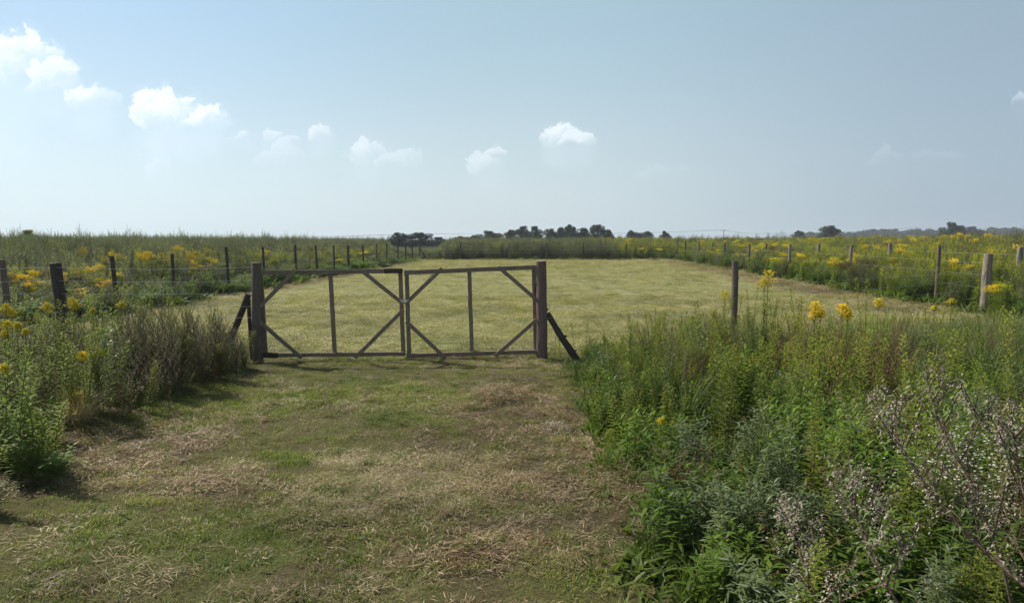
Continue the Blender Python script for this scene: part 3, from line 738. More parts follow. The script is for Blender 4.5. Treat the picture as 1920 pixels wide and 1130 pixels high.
# --- weeds beyond the fences
ys_rows = [(12, 22, 12), (22, 34, 9), (34, 50, 6.5), (50, 72, 5), (72, 110, 1.6), (110, 190, .45)]
XX, YY = [], []
for y0, y1, de in ys_rows:
    a, b_ = rand_pts(-.72 * y1 - 3, .72 * y1 + 3, y0, y1, de, 3); XX.append(a); YY.append(b_)
X = np.concatenate(XX); Y = np.concatenate(YY); k = weeds_out(X, Y); X, Y = X[k], Y[k]
depth = np.where(Y > YF, np.maximum(Y - YF, 0), 0)
side = np.where(X < 0, XL(Y) - X, X - XR(Y))
inn = np.where(Y > YF, np.maximum(np.minimum(Y - YF, 99), np.where(np.abs(X) > 9, side, 0)), side)
inn = np.maximum(inn, 0)
nh = fbm(X * .35, Y * .35, 71)
right = X > 9
H = np.where(right, 1.0 + .50 * sstep(0, 3, inn) + .38 * sstep(3, 14, inn), .70 + .62 * sstep(0.0, 2.4, inn) + .36 * sstep(2, 7, inn))
H = np.where((Y > YF) & ~right, 1.16 + .48 * sstep(0, 1.5, inn), H)
H = H + .35 * (nh - .5)
rr_ = X / Y; wedge = sstep(-.165, -.150, rr_) * sstep(-.080, -.098, rr_) * sstep(48, 58, Y); H = H * (1 - .50 * wedge - .16 * wedge * (Y > 75))
H = H * np.where(right, np.minimum(1.0, .80 + Y / 150), np.where(Y < 22, .90, 1.0)) * np.where(Y > 72, 1.02, 1)
sp1 = fbm(X * .28, Y * .28, 81); sp2 = fbm(X * .5, Y * .5, 83); sp3 = fbm(X * .45, Y * .3, 87)
r = rng.uniform(0, 1, len(X))
pm = np.where(right, .14 + .30 * sstep(.54, .64, sp1), .25 + .65 * sstep(1.5, 4.5, inn)); pm = np.where((Y > YF) & ~right, .78, pm)
ismug = r < pm
lowk = (~ismug) & (inn < 1.2) & (rng.uniform(0, 1, len(X)) < np.where(right, .25, .75))
r2 = rng.uniform(0, 1, len(X))
flowL = (~right) & (Y < 33) & (inn > .8) & (inn < 6.5)
pf = np.where(right, .02 + .20 * sstep(.57, .68, sp2) + .12 * sstep(9, 18, inn), .01 + .5 * flowL * sstep(.50, .60, sp2)); pf = np.where(Y > YF, .015, pf)
bloom = (~ismug) & (~lowk) & (r2 < pf)
rust = (~ismug) & (~lowk) & (~bloom) & (rng.uniform(0, 1, len(X)) < .015 + .35 * sstep(.62, .70, sp3))
green = (~ismug) & (~lowk) & (~bloom) & (~rust)
jit = np.where(ismug, rng.uniform(.72, 1.16, len(X)) + .16 * (rng.uniform(0, 1, len(X)) < .06), rng.uniform(.78, 1.08, len(X)))
def wcomp(n, lo=.95, hi=1.35): return rng.uniform(lo, hi, n)
for lab, mask, key, nm, ct, f_ in (
    ('grey-green mugwort standing tall behind the fences all round the field', ismug, 'mug', 'mugwort_thicket', 'weeds', 1.08),
    ('yellow-green goldenrod not yet in flower behind the side fences', green, 'gold_green', 'goldenrod_thicket', 'weeds', .98),
    ('goldenrod in yellow bloom in drifts behind the side fences', bloom, 'gold_bloom', 'blooming_goldenrod_thicket', 'flowers', 1.0),
    ('faded rust-coloured flower heads among the goldenrod behind the fences', rust, 'rust', 'faded_weed_thicket', 'weeds', .98),
    ('bright green leafy growth at the foot of the side fences', lowk, 'willow', 'leafy_fence_growth', 'weeds', .75)):
    hh = (H * jit * f_)[mask]
    scatter(nm, lab, ct, key, X[mask], Y[mask], hh, wcomp(mask.sum()) * np.where(Y[mask] > 34, 1.5, 1.1))
k = rng.uniform(0, 1, len(X)) < .45
k &= (inn < 4)
scatter('fence_undergrowth', 'low leaves and grass under the weeds behind the fences', 'undergrowth', 'low', X[k] + .1, Y[k] - .1, rng.uniform(1.2, 2.4, k.sum()), 1.3)

# --- weeds either side of the way, this side of the fence
def hR(X, Y):
    e = X - 1.0
    h = .48 + .30 * sstep(0, .9, e) + .20 * (fbm(X * .9, Y * .9, 91) - .5) * 2
    h = h * np.where(Y > 7.0, 1 + .0 * Y, 1) * (1 - .22 * sstep(9.5, 12.5, Y)) + .14 * sstep(5.5, 7.5, Y) * sstep(11, 9, Y)
    return h * (1 - .12 * sstep(4.5, 2.5, Y)) * (1 - .30 * sstep(2.6, 1.4, X) * sstep(7.5, 9.0, Y))
def hL(X, Y): return (.60 + .30 * sstep(-3.5, -4.3, X) + .75 * (fbm(X * 1.0, Y * 1.0, 95) - .5)) * (.80 + .22 * sstep(5.5, 7.5, Y))
X, Y = rand_pts(.6, 12, 1.5, 15, 22, .9); k = inR(X, Y) & ~((np.hypot(X - 0, Y) < 1.5)); X, Y = X[k], Y[k]
HR = hR(X, Y) * rng.uniform(.75, 1.15, len(X))
r = rng.uniform(0, 1, len(X)); z1 = fbm(X * .8, Y * .6, 101); z2 = fbm(X * .8, Y * .7, 103); z3 = fbm(X * .7, Y * .7, 107)
pw = .12 + .55 * sstep(.45, .58, z1) * sstep(8.5, 5.5, Y); pr = .06 + .45 * sstep(.52, .62, z2) * sstep(4, 6, Y); pl_ = (.04 + .6 * sstep(3.5, 5.5, X)) * sstep(5.5, 8, Y); pmg = .06 + .16 * sstep(.52, .6, z3) * sstep(8, 4, Y)
cum = [pw, pw + pr, pw + pr + pl_, pw + pr + pl_ + pmg]
kw = r < cum[0]; kr = (r >= cum[0]) & (r < cum[1]); kl = (r >= cum[1]) & (r < cum[2]); km = (r >= cum[2]) & (r < cum[3]); kg = r >= cum[3]
scatter('broad_leaved_weeds', 'bright broad-leaved weeds crowding the right edge of the way', 'weeds', 'willow', X[kw], Y[kw], HR[kw] * .86, rng.uniform(.62, .9, kw.sum()), .12)
scatter('russet_dry_grass', 'russet dry stalks between the green weeds on the right', 'weeds', 'russet', X[kr], Y[kr], HR[kr] * .95, rng.uniform(.8, 1.2, kr.sum()), .12)
scatter('tall_grass', 'long arching grass among the weeds at the right', 'grass', 'long', X[kl], Y[kl], HR[kl] * .95, rng.uniform(.6, .9, kl.sum()), .12)
scatter('mugwort_weeds', 'silvery feathery mugwort low in the weeds on the right', 'weeds', 'mug_near', X[km], Y[km], HR[km] * 1.0, rng.uniform(.7, 1.0, km.sum()), .12)
hg = HR[kg] * np.where(rng.uniform(0, 1, kg.sum()) < .20, rng.uniform(1.25, 1.6, kg.sum()), rng.uniform(.75, 1.12, kg.sum()))
xf, yf = rand_pts(.3, 1.3, 2.5, 11, 55, .9); kf = rng.uniform(0, 1, len(xf)) < np.exp(-((xf - .90) / (.20 - .06 * (yf > 8))) ** 2) * (.35 + .65 * (fbm(yf * 1.5, xf * 2, 58) > .5)); xf, yf = xf[kf], yf[kf]
scatter('way_edge_grass', 'longer green grass along the right edge of the way', 'grass', 'fresh', xf, yf, rng.uniform(1.2, 2.6, len(xf)), .8, .15)
hg = np.where(Y[kg] > 9.3, np.minimum(hg, HR[kg] * 1.15), hg)
scatter('goldenrod_weeds', 'dense upright goldenrod without flowers right of the way', 'weeds', 'gold_near', X[kg], Y[kg], hg, rng.uniform(.7, 1.0, kg.sum()), .11)
X2, Y2 = rand_pts(.6, 12, 1.5, 15, 22, .9); k = inR(X2 + .02, Y2); X2, Y2 = X2[k], Y2[k]
scatter('right_undergrowth', 'low leaves and grass at the foot of the weeds on the right', 'undergrowth', 'low', X2, Y2, rng.uniform(.8, 1.9, len(X2)), rng.uniform(.7, 1.3, len(X2)))
X, Y = rand_pts(-10, -2.8, 4.3, 11.4, 23, .9); k = inL(X, Y); X, Y = X[k], Y[k]
HL = hL(X, Y) * rng.uniform(.70, 1.12, len(X)); r = rng.uniform(0, 1, len(X)); z1 = fbm(X * .8, Y * .6, 111)
nearR = sstep(-5.6, -4.6, X) * sstep(7.2, 8.2, Y)
pmg = (.20 + .42 * nearR) * (Y > 6.4); pw = .14 * (1 - nearR); pr = .12
kd = r < pmg; kw = (r >= pmg) & (r < pmg + pw); kr = (r >= pmg + pw) & (r < pmg + pw + pr); kg = r >= pmg + pw + pr
P['mug_dry'] = [m3(mugwort(1, 16, L=.035, W=.006, per=14, bud=True, stems=2, sp0=.08), M['stem_brown'], M['dry_mug'], M['dry_bud']) for _ in range(4)]
scatter('dry_mugwort_weeds', 'spindly grey-brown mugwort crowding the left gate post', 'weeds', 'mug_dry', X[kd], Y[kd], HL[kd], rng.uniform(.8, 1.1, kd.sum()), .1)
scatter('left_broad_leaved_weeds', 'broad-leaved weeds low on the left of the way', 'weeds', 'willow', X[kw], Y[kw], HL[kw] * .7, rng.uniform(.55, .8, kw.sum()), .1)
scatter('left_dry_stalks', 'russet dry stalks at the foot of the left weeds', 'weeds', 'russet', X[kr], Y[kr], HL[kr] * .6, rng.uniform(.7, 1, kr.sum()), .1)
scatter('left_goldenrod_weeds', 'upright leafy goldenrod without flowers left of the way', 'weeds', 'gold_near', X[kg], Y[kg], HL[kg] * 1.0, rng.uniform(.8, 1.05, kg.sum()), .09)
X2, Y2 = rand_pts(-10, -2.8, 4.3, 11.4, 18, .9); k = inL(X2 + .35, Y2); X2, Y2 = X2[k], Y2[k]
scatter('left_undergrowth', 'low leaves and grass at the foot of the weeds on the left', 'undergrowth', 'low', X2, Y2, rng.uniform(.8, 1.8, len(X2)), rng.uniform(.7, 1.2, len(X2)))

# ------------------------------------------------------------------ single plants one can point to
def plant(name, label, cat, t3, mats, loc, group=None, names=('stem', 'leaves', 'flower_head'), sc=(1, 1, 1), rz=None, tilt=(0, 0)):
    z = gzf(loc[0], loc[1])
    root = empty(name, (loc[0], loc[1], z - .01), label, cat, group); root.rotation_euler = (tilt[0], tilt[1], rnd.uniform(0, 6.28) if rz is None else rz); root.scale = sc
    for b, m_, nm in zip(t3, mats, names):
        if b is not None and b.f: b.build(nm, m_, root)
    return root
GM = (M['stem'], M['golden_leaf'], M['golden_flower'])
def bloom_at(px, py, Y, label, size=1.0, stems=1, n=60, group='goldenrods in flower near the gate'):
    """a flowering goldenrod whose head stands at distance Y behind pixel (px, py)"""
    p = at(px, py, Y); h = max(p.z + .05 * size, .15)
    st, lf, fl = MB(), MB(), MB()
    for s_ in range(stems):
        hh = h * (1 if s_ == 0 else rnd.uniform(.88, .97)); a0 = rnd.uniform(0, 6.28)
        off = horiz(a0) * (0 if s_ == 0 else .04); ln = Vector((rnd.uniform(-.04, .04), rnd.uniform(-.04, .04), 0))
        pts = [off * (.3 + k / 6) - ln * (1 - k / 6) ** 1.5 + UP * hh * k / 6 for k in range(7)]
        st.tube(pts, .0055, .0025, sides=5); a = a0
        for k in range(n):
            t_ = .12 + .74 * k / n; a += 2.399
            lf.leaf(along(pts, t_), horiz(a, rnd.uniform(.3, .9)), UP, .11 * (1.15 - .6 * t_) * rnd.uniform(.8, 1.2), .019, rnd.uniform(.1, .5))
        R_ = .092 * size * (1 if s_ == 0 else .75)
        for k in range(20):
            u_ = k / 20; c_ = pts[-1] - UP * R_ * 1.5 * (1 - u_); a += 2.399
            bl = R_ * (1.15 - .85 * u_) * rnd.uniform(.65, 1.2)
            q = [c_, c_ + horiz(a) * bl * .5 + UP * bl * .55, c_ + horiz(a) * bl * .95 + UP * bl * rnd.uniform(.6, 1.0)]
            st.tube(q, .0016, .0008, sides=3)
            for j in range(15):
                w_ = along(q, .3 + .7 * j / 15); fl.blob(w_ + Vector((rnd.uniform(-.009, .009), rnd.uniform(-.009, .009), rnd.uniform(-.002, .014))), rnd.uniform(.0042, .0070))
    return plant('goldenrod', label, 'flower', (st, lf, fl), GM, (p.x, Y), group)
for a_ in (
    (1440, 524, 9.0, 'tallest goldenrod in yellow bloom, standing alone to the right of the round post', 1.5, 2, 80),
    (1360, 556, 10.2, 'goldenrod in bloom right in front of the lone round fence post', 1.1, 1),
    (1529, 574, 7.4, 'goldenrod with a double yellow head, left of a close pair on the right', 1.05, 3),
    (1580, 578, 7.6, 'goldenrod with a broad yellow head, right one of the close pair', 1.0, 2),
    (1647, 566, 8.2, 'goldenrod with a narrow yellow spire, right of the close pair', .8, 1),
    (1784, 568, 9.2, 'small pale goldenrod bloom before the thick knotty corner post', .6, 1),
    (1752, 577, 9.4, 'very small goldenrod bloom left of the one before the corner post', .45, 1),
    (137, 571, 9.3, 'broad goldenrod bloom just right of the dark tilted fence post', 1.1, 2),
    (88, 578, 9.0, 'goldenrod bloom at the foot of the dark tilted fence post, on its left', .9, 1),
    (228, 572, 9.6, 'goldenrod bloom at the foot of the second post of the left side fence', .75, 1),
    (174, 582, 9.5, 'tiny goldenrod bloom between two larger ones right of the tilted post', .4, 1),
    (12, 580, 8.2, 'goldenrod bloom at the left picture edge before the reddish-brown fence post', .9, 2),
    (48, 625, 7.4, 'small yellow goldenrod spike left of the grey mugwort', .45, 1),
    (33, 618, 7.2, 'goldenrod spike with a pointed yellow tip near the left edge', .5, 1),
    (14, 610, 7.9, 'dull orange goldenrod head in the shade near the left edge', .9, 2),
    (155, 690, 7.0, 'low goldenrod bloom before the bright green shrub, on its left', .7, 1),
    (8, 694, 5.8, 'near goldenrod bloom low at the left edge of the picture', .6, 1),
    (186, 683, 7.3, 'low goldenrod bloom in front of the bright green shrub', .5, 1),
    (1240, 788, 5.6, 'small faint yellow flower low in the weeds at the right edge of the way', .35, 1)):
    bloom_at(*a_[:4], size=a_[4], stems=a_[5], n=a_[6] if len(a_) > 6 else 55)
# fallen blooming stem on the dry mound
p = ground_at(104, 802); st, lf, fl = goldenrod(.35, 1, 14, 1)
plant('fallen_goldenrod', 'yellow goldenrod stem lying over the dry grass mound left of the way', 'flower', (st, lf, fl), GM, (p.x - .1, p.y), tilt=(0, 1.0), rz=0)

# leafy goldenrods and others standing clear at the edges
M['backlit_leaf'] = leafmat('backlit_goldenrod_leaf', (.16, .235, .030), (.22, .29, .045), .5, .6, .1)  # goldenrod leaf with the backlit glow put into a brighter base colour
GB = (M['stem'], M['backlit_leaf'], M['backlit_leaf'])
GG = (M['stem'], M['golden_leaf'], M['golden_tip'])
def green_at(px, pyb, h, label, group=None, n=60, L=.11, W=.02, mats=GG):
    p = ground_at(px, pyb); return plant('goldenrod', label, 'plant', goldenrod(h, 0, n, 1, seg=2, W=W, L=L), mats, (p.x, p.y), group, names=('stem', 'leaves', 'bud_head'))
grp = 'leafy goldenrod stems at the front edge of the left weeds'
for px, py, h, lab in ((68, 885, .75, 'tall bright leafy stem at the front corner of the left weeds'), (40, 890, .82, 'leafy stem just left of the tall bright one at the front corner'), (14, 895, .9, 'leafy stem standing half cut off by the left edge of the picture'),
                       (85, 880, .38, 'short bright stem right of the front corner clump'), (122, 780, .62, 'leafy stem behind the dry grass mound'), (55, 800, .7, 'leafy stem rising behind the front corner clump'),
                       (208, 788, .55, 'short leafy stem before the bright green shrub'), (228, 770, .62, 'leafy stem at the right foot of the bright green shrub')):
    green_at(px, py, h * 1.12, lab, grp, 60, .12, .022, GB)
for px, py, h, lab in ((1076, 672, .55, 'slim leafy stem behind the foot of the prop right of the gate'), (1040, 668, .42, 'leafy stem squeezed between the thick gate post and its prop'), (1050, 672, .3, 'short leafy stem under the prop right of the gate'),
                       (1098, 668, .5, 'slim stem just right of the foot of the prop')):
    green_at(px, py, h, lab, 'leafy stems round the right gate post', 34, .10, .02)
# shrub, left
p = ground_at(212, 748)
st, lf, fl = MB(), MB(), MB()
for k in range(26):
    a = rnd.uniform(0, 6.28); pts = [Vector((0, 0, 0)), horiz(a) * rnd.uniform(.03, .18) + UP * .28, horiz(a + .3) * rnd.uniform(.05, .30) + UP * rnd.uniform(.45, .82)]
    st.tube(pts, .008, .002, sides=4)
    for j in range(60):
        q = along(pts, rnd.uniform(.35, 1.0)); b = rnd.uniform(0, 6.28)
        lf.leaf(q + horiz(b) * rnd.uniform(0, .05), horiz(b, rnd.uniform(.0, 1)), UP, rnd.uniform(.035, .065), .02, .2)
plant('shrub', 'dense bright green shrub in the left weeds, left of the gate', 'shrub', (st, lf), (M['stem_brown'], M['shrub_leaf']), (p.x, p.y), names=('branches', 'foliage'))
# mugworts one can tell apart
mm = (M['stem_brown'], M['mug_near'], M['mug_bud']); nn = ('stem', 'leaves', 'flowering_top')
def mug_at(px, pyb, h, label, mats, group, nb=20, **kw):
    p = ground_at(px, pyb); return plant('mugwort', label, 'plant', mugwort(h, nb, **kw), mats, (p.x, p.y), group, names=nn)
dm = (M['stem_brown'], M['dry_mug'], M['dry_bud']); grp = 'dry mugworts left of the gate'
for px, py, h, lab in ((270, 742, 1.0, 'spindly mugwort just right of the bright green shrub'), (310, 738, 1.05, 'spindly brown mugwort, second to the right of the shrub'), (345, 735, 1.08, 'spindly mugwort in the middle of the dry clump left of the gate'),
                       (378, 728, 1.05, 'spindly mugwort at the front of the dry clump, third from the gate post'), (408, 715, .98, 'spindly mugwort at the right end of the dry clump'), (436, 700, .75, 'shorter mugwort nearest the left gate post')):
    mug_at(px, py, h, lab, dm, grp, 20, L=.035, W=.007, per=22, bud=True, stems=3, sp0=.10)
mug_at(110, 745, 1.0, 'grey-green feathery mugwort below the dark tilted fence post', mm, 'grey mugworts', 22, L=.05, W=.009, per=26, stems=3, sp0=.08)
grp = 'silvery mugworts low on the right'
for px, py, h, lab in ((1388, 1105, .62, 'silvery feathery mugwort at the front of the right weeds, bottom of the picture'), (1330, 1060, .52, 'silvery mugwort left of the front one, by the dark hollow'), (1445, 1080, .72, 'taller silvery mugwort behind and right of the front one'),
                       (1410, 960, .75, 'silvery mugwort further in, above the front ones'), (1490, 1120, .6, 'silvery mugwort right of the front one at the bottom of the picture')):
    mug_at(px, py, h, lab, (M['stem'], M['mug_near'], M['mug_near']), grp, 20, L=.055, W=.010, per=20, bud=False, spread=.26, stems=3, sp0=.09, seg=2)
# broad-leaved clumps
grp = 'broad-leaved clumps at the right edge of the way'
for px, py, h, lab in ((1262, 1040, .52, 'bright broad-leaved clump at the very edge of the way, low right of centre'), (1190, 870, .48, 'broad-leaved clump reaching into the way halfway to the gate'), (1160, 790, .5, 'broad-leaved clump at the way edge, third from the gate post prop'),
                       (1250, 880, .55, 'broad-leaved clump behind the one reaching into the way'), (1640, 1150, .62, 'large glossy leafy clump at the bottom of the picture'), (1760, 1180, .65, 'glossy leafy clump in the bottom right corner under the dry sprays')):
    p = ground_at(px, py); plant('leafy_weed', lab, 'plant', willow(h, 9, 30, .105, .022, .20), (M['stem'], M['willow_leaf'], M['willow_leaf']), (p.x, p.y), grp, names=('stems', 'leaves'))
# white-flowered fleabane at the right edge
for k, (px, py, Y, lab) in enumerate(((1835, 800, 3.2, 'white-flowered weed in front of the goldenrods at the right edge'), (1885, 845, 3.0, 'white-flowered weed cut off by the right edge of the picture'), (1790, 850, 3.1, 'white-flowered weed just left of the other two, lower'))):
    p = at(px, py, Y); h = p.z; st, lf, fl = willow(h, 3, 26, .07, .013, .05); lf2 = MB()
    for j in range(60):
        c_ = Vector((rnd.gauss(0, .085), rnd.gauss(0, .085), h - abs(rnd.gauss(0, .07)))); st.tube([c_ - UP * .06 + horiz(rnd.uniform(0, 6)) * .02, c_], .0009, .0006, sides=3)
        for q in range(6): fl.leaf(c_, horiz(q * 1.05, .3), UP, .007, .0045, 0, seg=1)
    plant('fleabane', lab, 'flower', (st, lf, fl), (M['stem'], M['low_leaf'], M['white_flower']), (p.x, Y), 'white-flowered weeds at the right edge', names=('stems', 'leaves', 'flower_head'))

# dry mugwort sprays gone to seed, leaning in from the right
def spray(label, pix, Y0, Y1, foot, r=.005, side=26, slen=.16, seeds=.75):
    pts = [Vector(foot)] + [at(px, py, Y0 + (Y1 - Y0) * k / (len(pix) - 1)) for k, (px, py) in enumerate(pix)]
    org = Vector((foot[0], foot[1], 0)); st, sd, lfm = MB(), MB(), MB()
    fine = [along(pts, k / 24) for k in range(25)]
    st.tube(fine, r, r * .3, sides=6)
    def cluster(c_, n):
        for _ in range(n):
            q = c_ + Vector((rnd.gauss(0, .004), rnd.gauss(0, .004), rnd.gauss(0, .006)))
            d = Vector((rnd.uniform(-1, 1), rnd.uniform(-1, 1), rnd.uniform(-.9, .6)))
            sd.leaf(q, d, UP, rnd.uniform(.005, .009), .0035, .1, seg=1)
    n0 = len(pix)
    for k in range(side):
        t_ = .30 + .70 * k / side; p_ = along(pts, t_); L_ = slen * (1.15 - .75 * t_) * rnd.uniform(.6, 1.35)
        d = (horiz(rnd.uniform(0, 6.28)) * .6 + UP * .55 + (pts[-1] - pts[-2]).normalized() * .35).normalized()
        q = [p_, p_ + d * L_ * .5, p_ + d * L_ + UP * L_ * .12]
        st.tube(q, .0016, .0007, sides=3)
        for j in range(int(5 * seeds)): cluster(along(q, rnd.uniform(.3, 1)) - UP * .006, 8)
        for j in range(5): lfm.leaf(along(q, rnd.uniform(.1, .9)), horiz(rnd.uniform(0, 6.28), rnd.uniform(-.5, .6)), UP, rnd.uniform(.015, .035), .005, .4, seg=1)
        for j in range(3):
            d2 = (d + horiz(rnd.uniform(0, 6.28)) * .8).normalized(); a_ = along(q, rnd.uniform(.2, .8)); st.tube([a_, a_ + d2 * L_ * .38], .001, .0006, sides=3)
            for i_ in range(int(3 * seeds)): cluster(a_ + d2 * L_ * .38 * rnd.uniform(.3, 1) - UP * .005, 4)
    for k in range(20): cluster(along(pts, rnd.uniform(.85, 1)), 4)
    root = empty('dry_mugwort', org, label, 'plant', 'dry mugwort sprays gone to seed')
    st.build('stem', M['stem_brown'], root, origin=org); sd.build('seed_heads', M['seed'], root, origin=org); lfm.build('leaves', M['mug_leaf'], root, origin=org)
spray('dry spray of pale seed heads leaning left over the lower right, longest of its kind', [(1935, 1110), (1810, 1000), (1725, 895), (1672, 810), (1634, 745)], 1.35, 1.75, (1.15, 1.15, .0), .0055, 24, .17)
spray('dry spray of pale seed heads with the highest tip, standing nearly upright', [(1880, 1060), (1820, 900), (1760, 790), (1735, 705)], 1.6, 1.8, (1.25, 1.45, .0), .004, 20, .16)
spray('dry seed spray leaning in at the right edge, above the longest', [(1960, 1010), (1900, 860), (1850, 800), (1808, 745)], 1.7, 1.9, (1.5, 1.5, .0), .004, 18, .16)
spray('thin dry seed spray lowest and furthest left at the bottom of the picture', [(1560, 1200), (1500, 1040), (1470, 950)], 1.35, 1.6, (.85, 1.15, .0), .003, 18, .13, .8)
spray('dry seed spray at the bottom between the lowest and the longest', [(1720, 1190), (1640, 1060), (1610, 970), (1590, 905)], 1.3, 1.5, (1.0, 1.1, .0), .0035, 22, .14)
spray('dry seed spray cut off by the bottom right corner', [(1950, 1160), (1930, 980), (1905, 850), (1900, 800)], 1.3, 1.45, (1.25, 1.15, .0), .004, 18, .15)
# dry grass tussock on the left
p = ground_at(150, 812)
root = plant('dry_grass_tussock', 'pale dry tussock of grass flopped over the edge of the way on the left', 'grass', (longgrass(.42, 160, .12, .005, .9),), (M['straw'],), (p.x, p.y), names=('blades',))
p = ground_at(980, 862)
# small loose things on the way
mb = MB()
p = ground_at(940, 745)
for k in range(700):
    a = rnd.uniform(0, 6.28); rr = math.sqrt(rnd.random()); q = Vector((math.cos(a) * rr * .33, math.sin(a) * rr * .42, .09 * (1 - rr * rr) * rnd.random() + .02))
    mb.leaf(q, horiz(rnd.uniform(0, 6.28), rnd.uniform(-.3, .5)), UP, rnd.uniform(.04, .12), .007, .1, seg=1)
root = empty('clippings_heap', (p.x, p.y, gzf(p.x, p.y)), 'small dark brown heap of withered clippings on the way before the right gate leaf', 'clippings heap'); mb.build('clippings', M['brown'], root)
mb = MB(); p = ground_at(1042, 806)
for k in range(260):
    a = rnd.uniform(0, 6.28); rr = math.sqrt(rnd.random()); q = Vector((math.cos(a) * rr * .14, math.sin(a) * rr * .28, .05 * (1 - rr) + .02))
    mb.leaf(q, horiz(rnd.uniform(0, 6.28), rnd.uniform(-.2, .8)), UP, rnd.uniform(.02, .07), .006, .1, seg=1)
root = empty('withered_plant', (p.x, p.y, gzf(p.x, p.y)), 'pale withered plant lying flat on the way near its right edge', 'plant'); mb.build('withered_leaves', M['seed'], root)

# ------------------------------------------------------------------ far trees
def tree_proto(kind):
    tr, cr = MB(), MB(); low_n = 7
    tr.tube([Vector((0, 0, -.02)), Vector((.01, 0, .2)), Vector((0, .01, .5))], .03, .015, sides=6)
    lobes = []
    for k in range(34 if kind != 'sparse' else 18):
        a = rnd.uniform(0, 6.28); z = rnd.uniform(.15, .80); rr = .38 * math.sqrt(rnd.random()) * math.sqrt(max(0, 1 - ((z - .35) / .60) ** 2))
        lobes.append((horiz(a) * rr + UP * z, rnd.uniform(.08, .17)))
    for k in range(low_n): lobes.append((horiz(k * .9 + rnd.uniform(-.2, .2)) * rnd.uniform(.16, .33) + UP * rnd.uniform(.12, .30), rnd.uniform(.12, .17)))
    for k in range(5): lobes.append((horiz(rnd.uniform(0, 6.28)) * rnd.uniform(0, .2) + UP * rnd.uniform(.78, .92), rnd.uniform(.05, .09)))
    lobes.append((Vector((rnd.uniform(-.1, .1), 0, .86)), .12)); lobes.append((Vector((0, 0, .45)), .33)); lobes.append((Vector((0, 0, .25)), .30))
    for c_, r_ in lobes:
        tr.tube([Vector((0, 0, .25)), c_ * .6 + UP * .1, c_], .012, .004, sides=4)
        n = int(3300 * r_)
        for k in range(n):
            d = Vector((rnd.gauss(0, 1), rnd.gauss(0, 1), rnd.gauss(0, 1))).normalized() * r_ * rnd.uniform(.55, 1.08) ** .7
            q = c_ + Vector((d.x, d.y, d.z * .85))
            if q.z < .06: continue
            cr.leaf(q, Vector((rnd.uniform(-1, 1), rnd.uniform(-1, 1), rnd.uniform(-.6, 1))), UP, rnd.uniform(.03, .055), .026, 0, seg=1)
    return tr.build('trunk', M['bark'], link=False).data, cr.build('crown', M['tree_leaf'], link=False).data
tp = [tree_proto('round') for _ in range(5)] + [tree_proto('sparse') for _ in range(2)]
def tree(x0, x1, top, Y, label, group, i=None, mat=None):
    pr = tp[rnd.randrange(len(tp)) if i is None else i]
    xm = (x0 + x1) / 2; p = at(xm, top, Y); wd = (x1 - x0) / F * Y
    root = empty('tree', (p.x, Y, 0), label, 'tree', group); root.rotation_euler[2] = rnd.uniform(0, 6.28)
    h = p.z / .93; s_ = wd / .70; root.scale = (s_, s_, h)
    for me, nm in zip(pr, ('trunk', 'crown')):
        o = bpy.data.objects.new(nm, me); C.objects.link(o); o.parent = root
        if mat and nm == 'crown': o.data = me.copy(); o.data.materials[0] = mat
g_ = 'trees beyond the far end of the field'
for x0, x1, top, Y, lab in (
    (729, 763, 437, 128, 'dark tree furthest left behind the far left corner of the field'), (764, 812, 437, 134, 'wide dark tree second from the left behind the far fence corner'),
    (806, 842, 445, 140, 'low tree sloping down, right of the wide dark tree'), (850, 873, 443.5, 185, 'small round tree, first of the small row right of the gap'),
    (868, 884, 444.5, 185, 'smallest tree in the low row left of the domed tree'), (880, 900, 442, 185, 'little tree touching the domed tree on its left'), (894, 943, 434, 180, 'domed broad tree left of the tall clumps'),
    (944, 974, 432, 165, 'tree at the left end of the tall clump behind the right gate post'), (964, 998, 425.5, 165, 'tall tree in the left half of the central clump'), (990, 1019, 425, 172, 'tall tree at the right end of the left central clump'),
    (1018, 1046, 430, 165, 'rounded tree at the left end of the right central clump'), (1040, 1066, 427, 172, 'tree next to the pointed one in the right central clump'), (1056, 1082, 423, 165, 'pointed tree in the middle of the right central clump'),
    (1078, 1108, 428, 172, 'tree right of the pointed one, before the gap in the clump'), (1106, 1136, 422.5, 165, 'tallest tree of the row, near its right end'), (1126, 1152, 431, 172, 'tree at the right end of the central clump, lower than its neighbour'),
    (1173, 1196, 433.5, 185, 'small dark tree standing just right of the central clump'), (1196, 1228, 435, 200, 'feathery grey-green tree between two small dark ones'), (1237, 1257, 434, 185, 'small pointed tree above the far right corner of the field')):
    tree(x0, x1, top, Y, lab, g_)
g_ = 'trees on the skyline at the right'
for x0, x1, top, Y, lab in (
    (1486, 1510, 433.5, 240, 'small round tree leftmost on the right-hand skyline'), (1533, 1578, 424.5, 230, 'dark wedge-shaped tree on the right-hand skyline'),
    (1766, 1808, 418.5, 260, 'tallest dark tree on the right-hand skyline'), (1808, 1842, 425.5, 400, 'rounded bluish tree just right of the tallest on the skyline')):
    tree(x0, x1, top, Y, lab, g_)
x = 1508
while x < 1935:
    wd = rnd.uniform(22, 38); top = 437 - 3.5 * rnd.random() - (4 if x > 1600 else 0) - (5 if x > 1830 else 0)
    tree(x, x + wd, top, rnd.uniform(620, 720), 'hazy blue tree in the distant unbroken tree line on the right', 'hazy trees of the distant tree line'); x += wd * .62
tree(36, 74, 432.5, 60, 'small yellow-green young tree above the weeds at the far left', None, 5, M['young_leaf'])
tree(68, 100, 449, 200, 'dark tree top barely showing right of the young yellow-green tree', None, 1)

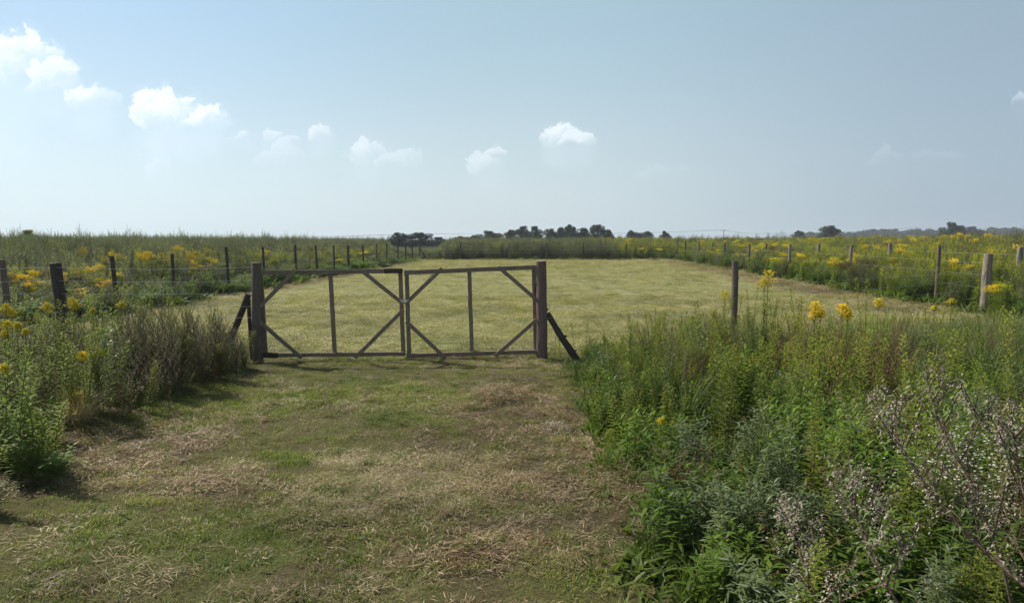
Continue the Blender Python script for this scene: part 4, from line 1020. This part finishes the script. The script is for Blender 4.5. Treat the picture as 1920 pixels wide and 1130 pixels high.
# ------------------------------------------------------------------ power line
poles = [(441, 434.5, 210), (786, 437, 330), (1357, 431.5, 400), (1441, 437, 520), (1719, 427, 560)]
PR = {}
for px, top, Y in poles:
    if px in (441, 786): continue
    p = at(px, top, Y); lab = {1357: 'utility pole with a crossarm standing clear above the weeds', 1441: 'shorter utility pole right of the clear one', 1719: 'faint utility pole above the distant tree line at the right'}[px]
    root = empty('utility_pole', (p.x, Y, 0), lab, 'utility pole', 'poles of the distant power line')
    mb = MB(); mb.tube([Vector((0, 0, -.3)), Vector((0, 0, p.z))], .17, .12, sides=8, cap=True); mb.build('pole', M['post_dark'], root)
    mb = MB(); mb.board(Vector((-1.3, 0, p.z - .2)), Vector((1.3, 0, p.z - .2)), .16, .12, Vector((0, 1, 0))); mb.build('crossarm', M['post_dark'], root)
    for dx in (-1.2, 0, 1.2):
        mb = MB(); mb.tube([Vector((dx, 0, p.z - .12)), Vector((dx, 0, p.z + .12))], .05, .04, sides=6, cap=True); mb.build('insulator', M['endgrain'], root)
    PR[px] = Vector((p.x, Y, p.z + .1))
ends = [at(200, 441, 260), at(786, 437.5, 330), PR[1357], PR[1441], PR[1719], at(2100, 424, 640)]
mb = MB()
for dx in (-1.2, 0, 1.2):
    for a, b in zip(ends[:-1], ends[1:]): wire(mb, a + Vector((dx, 0, 0)), b + Vector((dx, 0, 0)), 1.1, .022, 14)
o = mb.build('power_line', M['post_dark'], origin=ends[0]); tag(o, 'thin power line strung across the horizon above the weeds', 'power line')

# ------------------------------------------------------------------ haze
mb = MB(); x0, x1, y0, y1, z0, z1 = -1450, 1450, -1450, 1450, -1.2, 16
mb.v = [Vector(q) for q in ((x0, y0, z0), (x1, y0, z0), (x1, y1, z0), (x0, y1, z0), (x0, y0, z1), (x1, y0, z1), (x1, y1, z1), (x0, y1, z1))]
mb.f = [(3, 2, 1, 0), (4, 5, 6, 7), (0, 1, 5, 4), (1, 2, 6, 5), (2, 3, 7, 6), (3, 0, 4, 7)]; mb.m = [0] * 6
m, t = newmat('haze'); pv = t.new('ShaderNodeVolumePrincipled'); pv.inputs['Color'].default_value = (.80, .88, .97, 1); pv.inputs['Density'].default_value = .00042; pv.inputs['Anisotropy'].default_value = .2
o_ = t.new('ShaderNodeOutputMaterial'); t.l.new(pv.outputs[0], o_.inputs['Volume'])
o = mb.build('haze', m); tag(o, 'thin summer haze over the fields', 'haze', kind='stuff')
print('instances', TOTAL[0], 'objects', len(scene.objects))
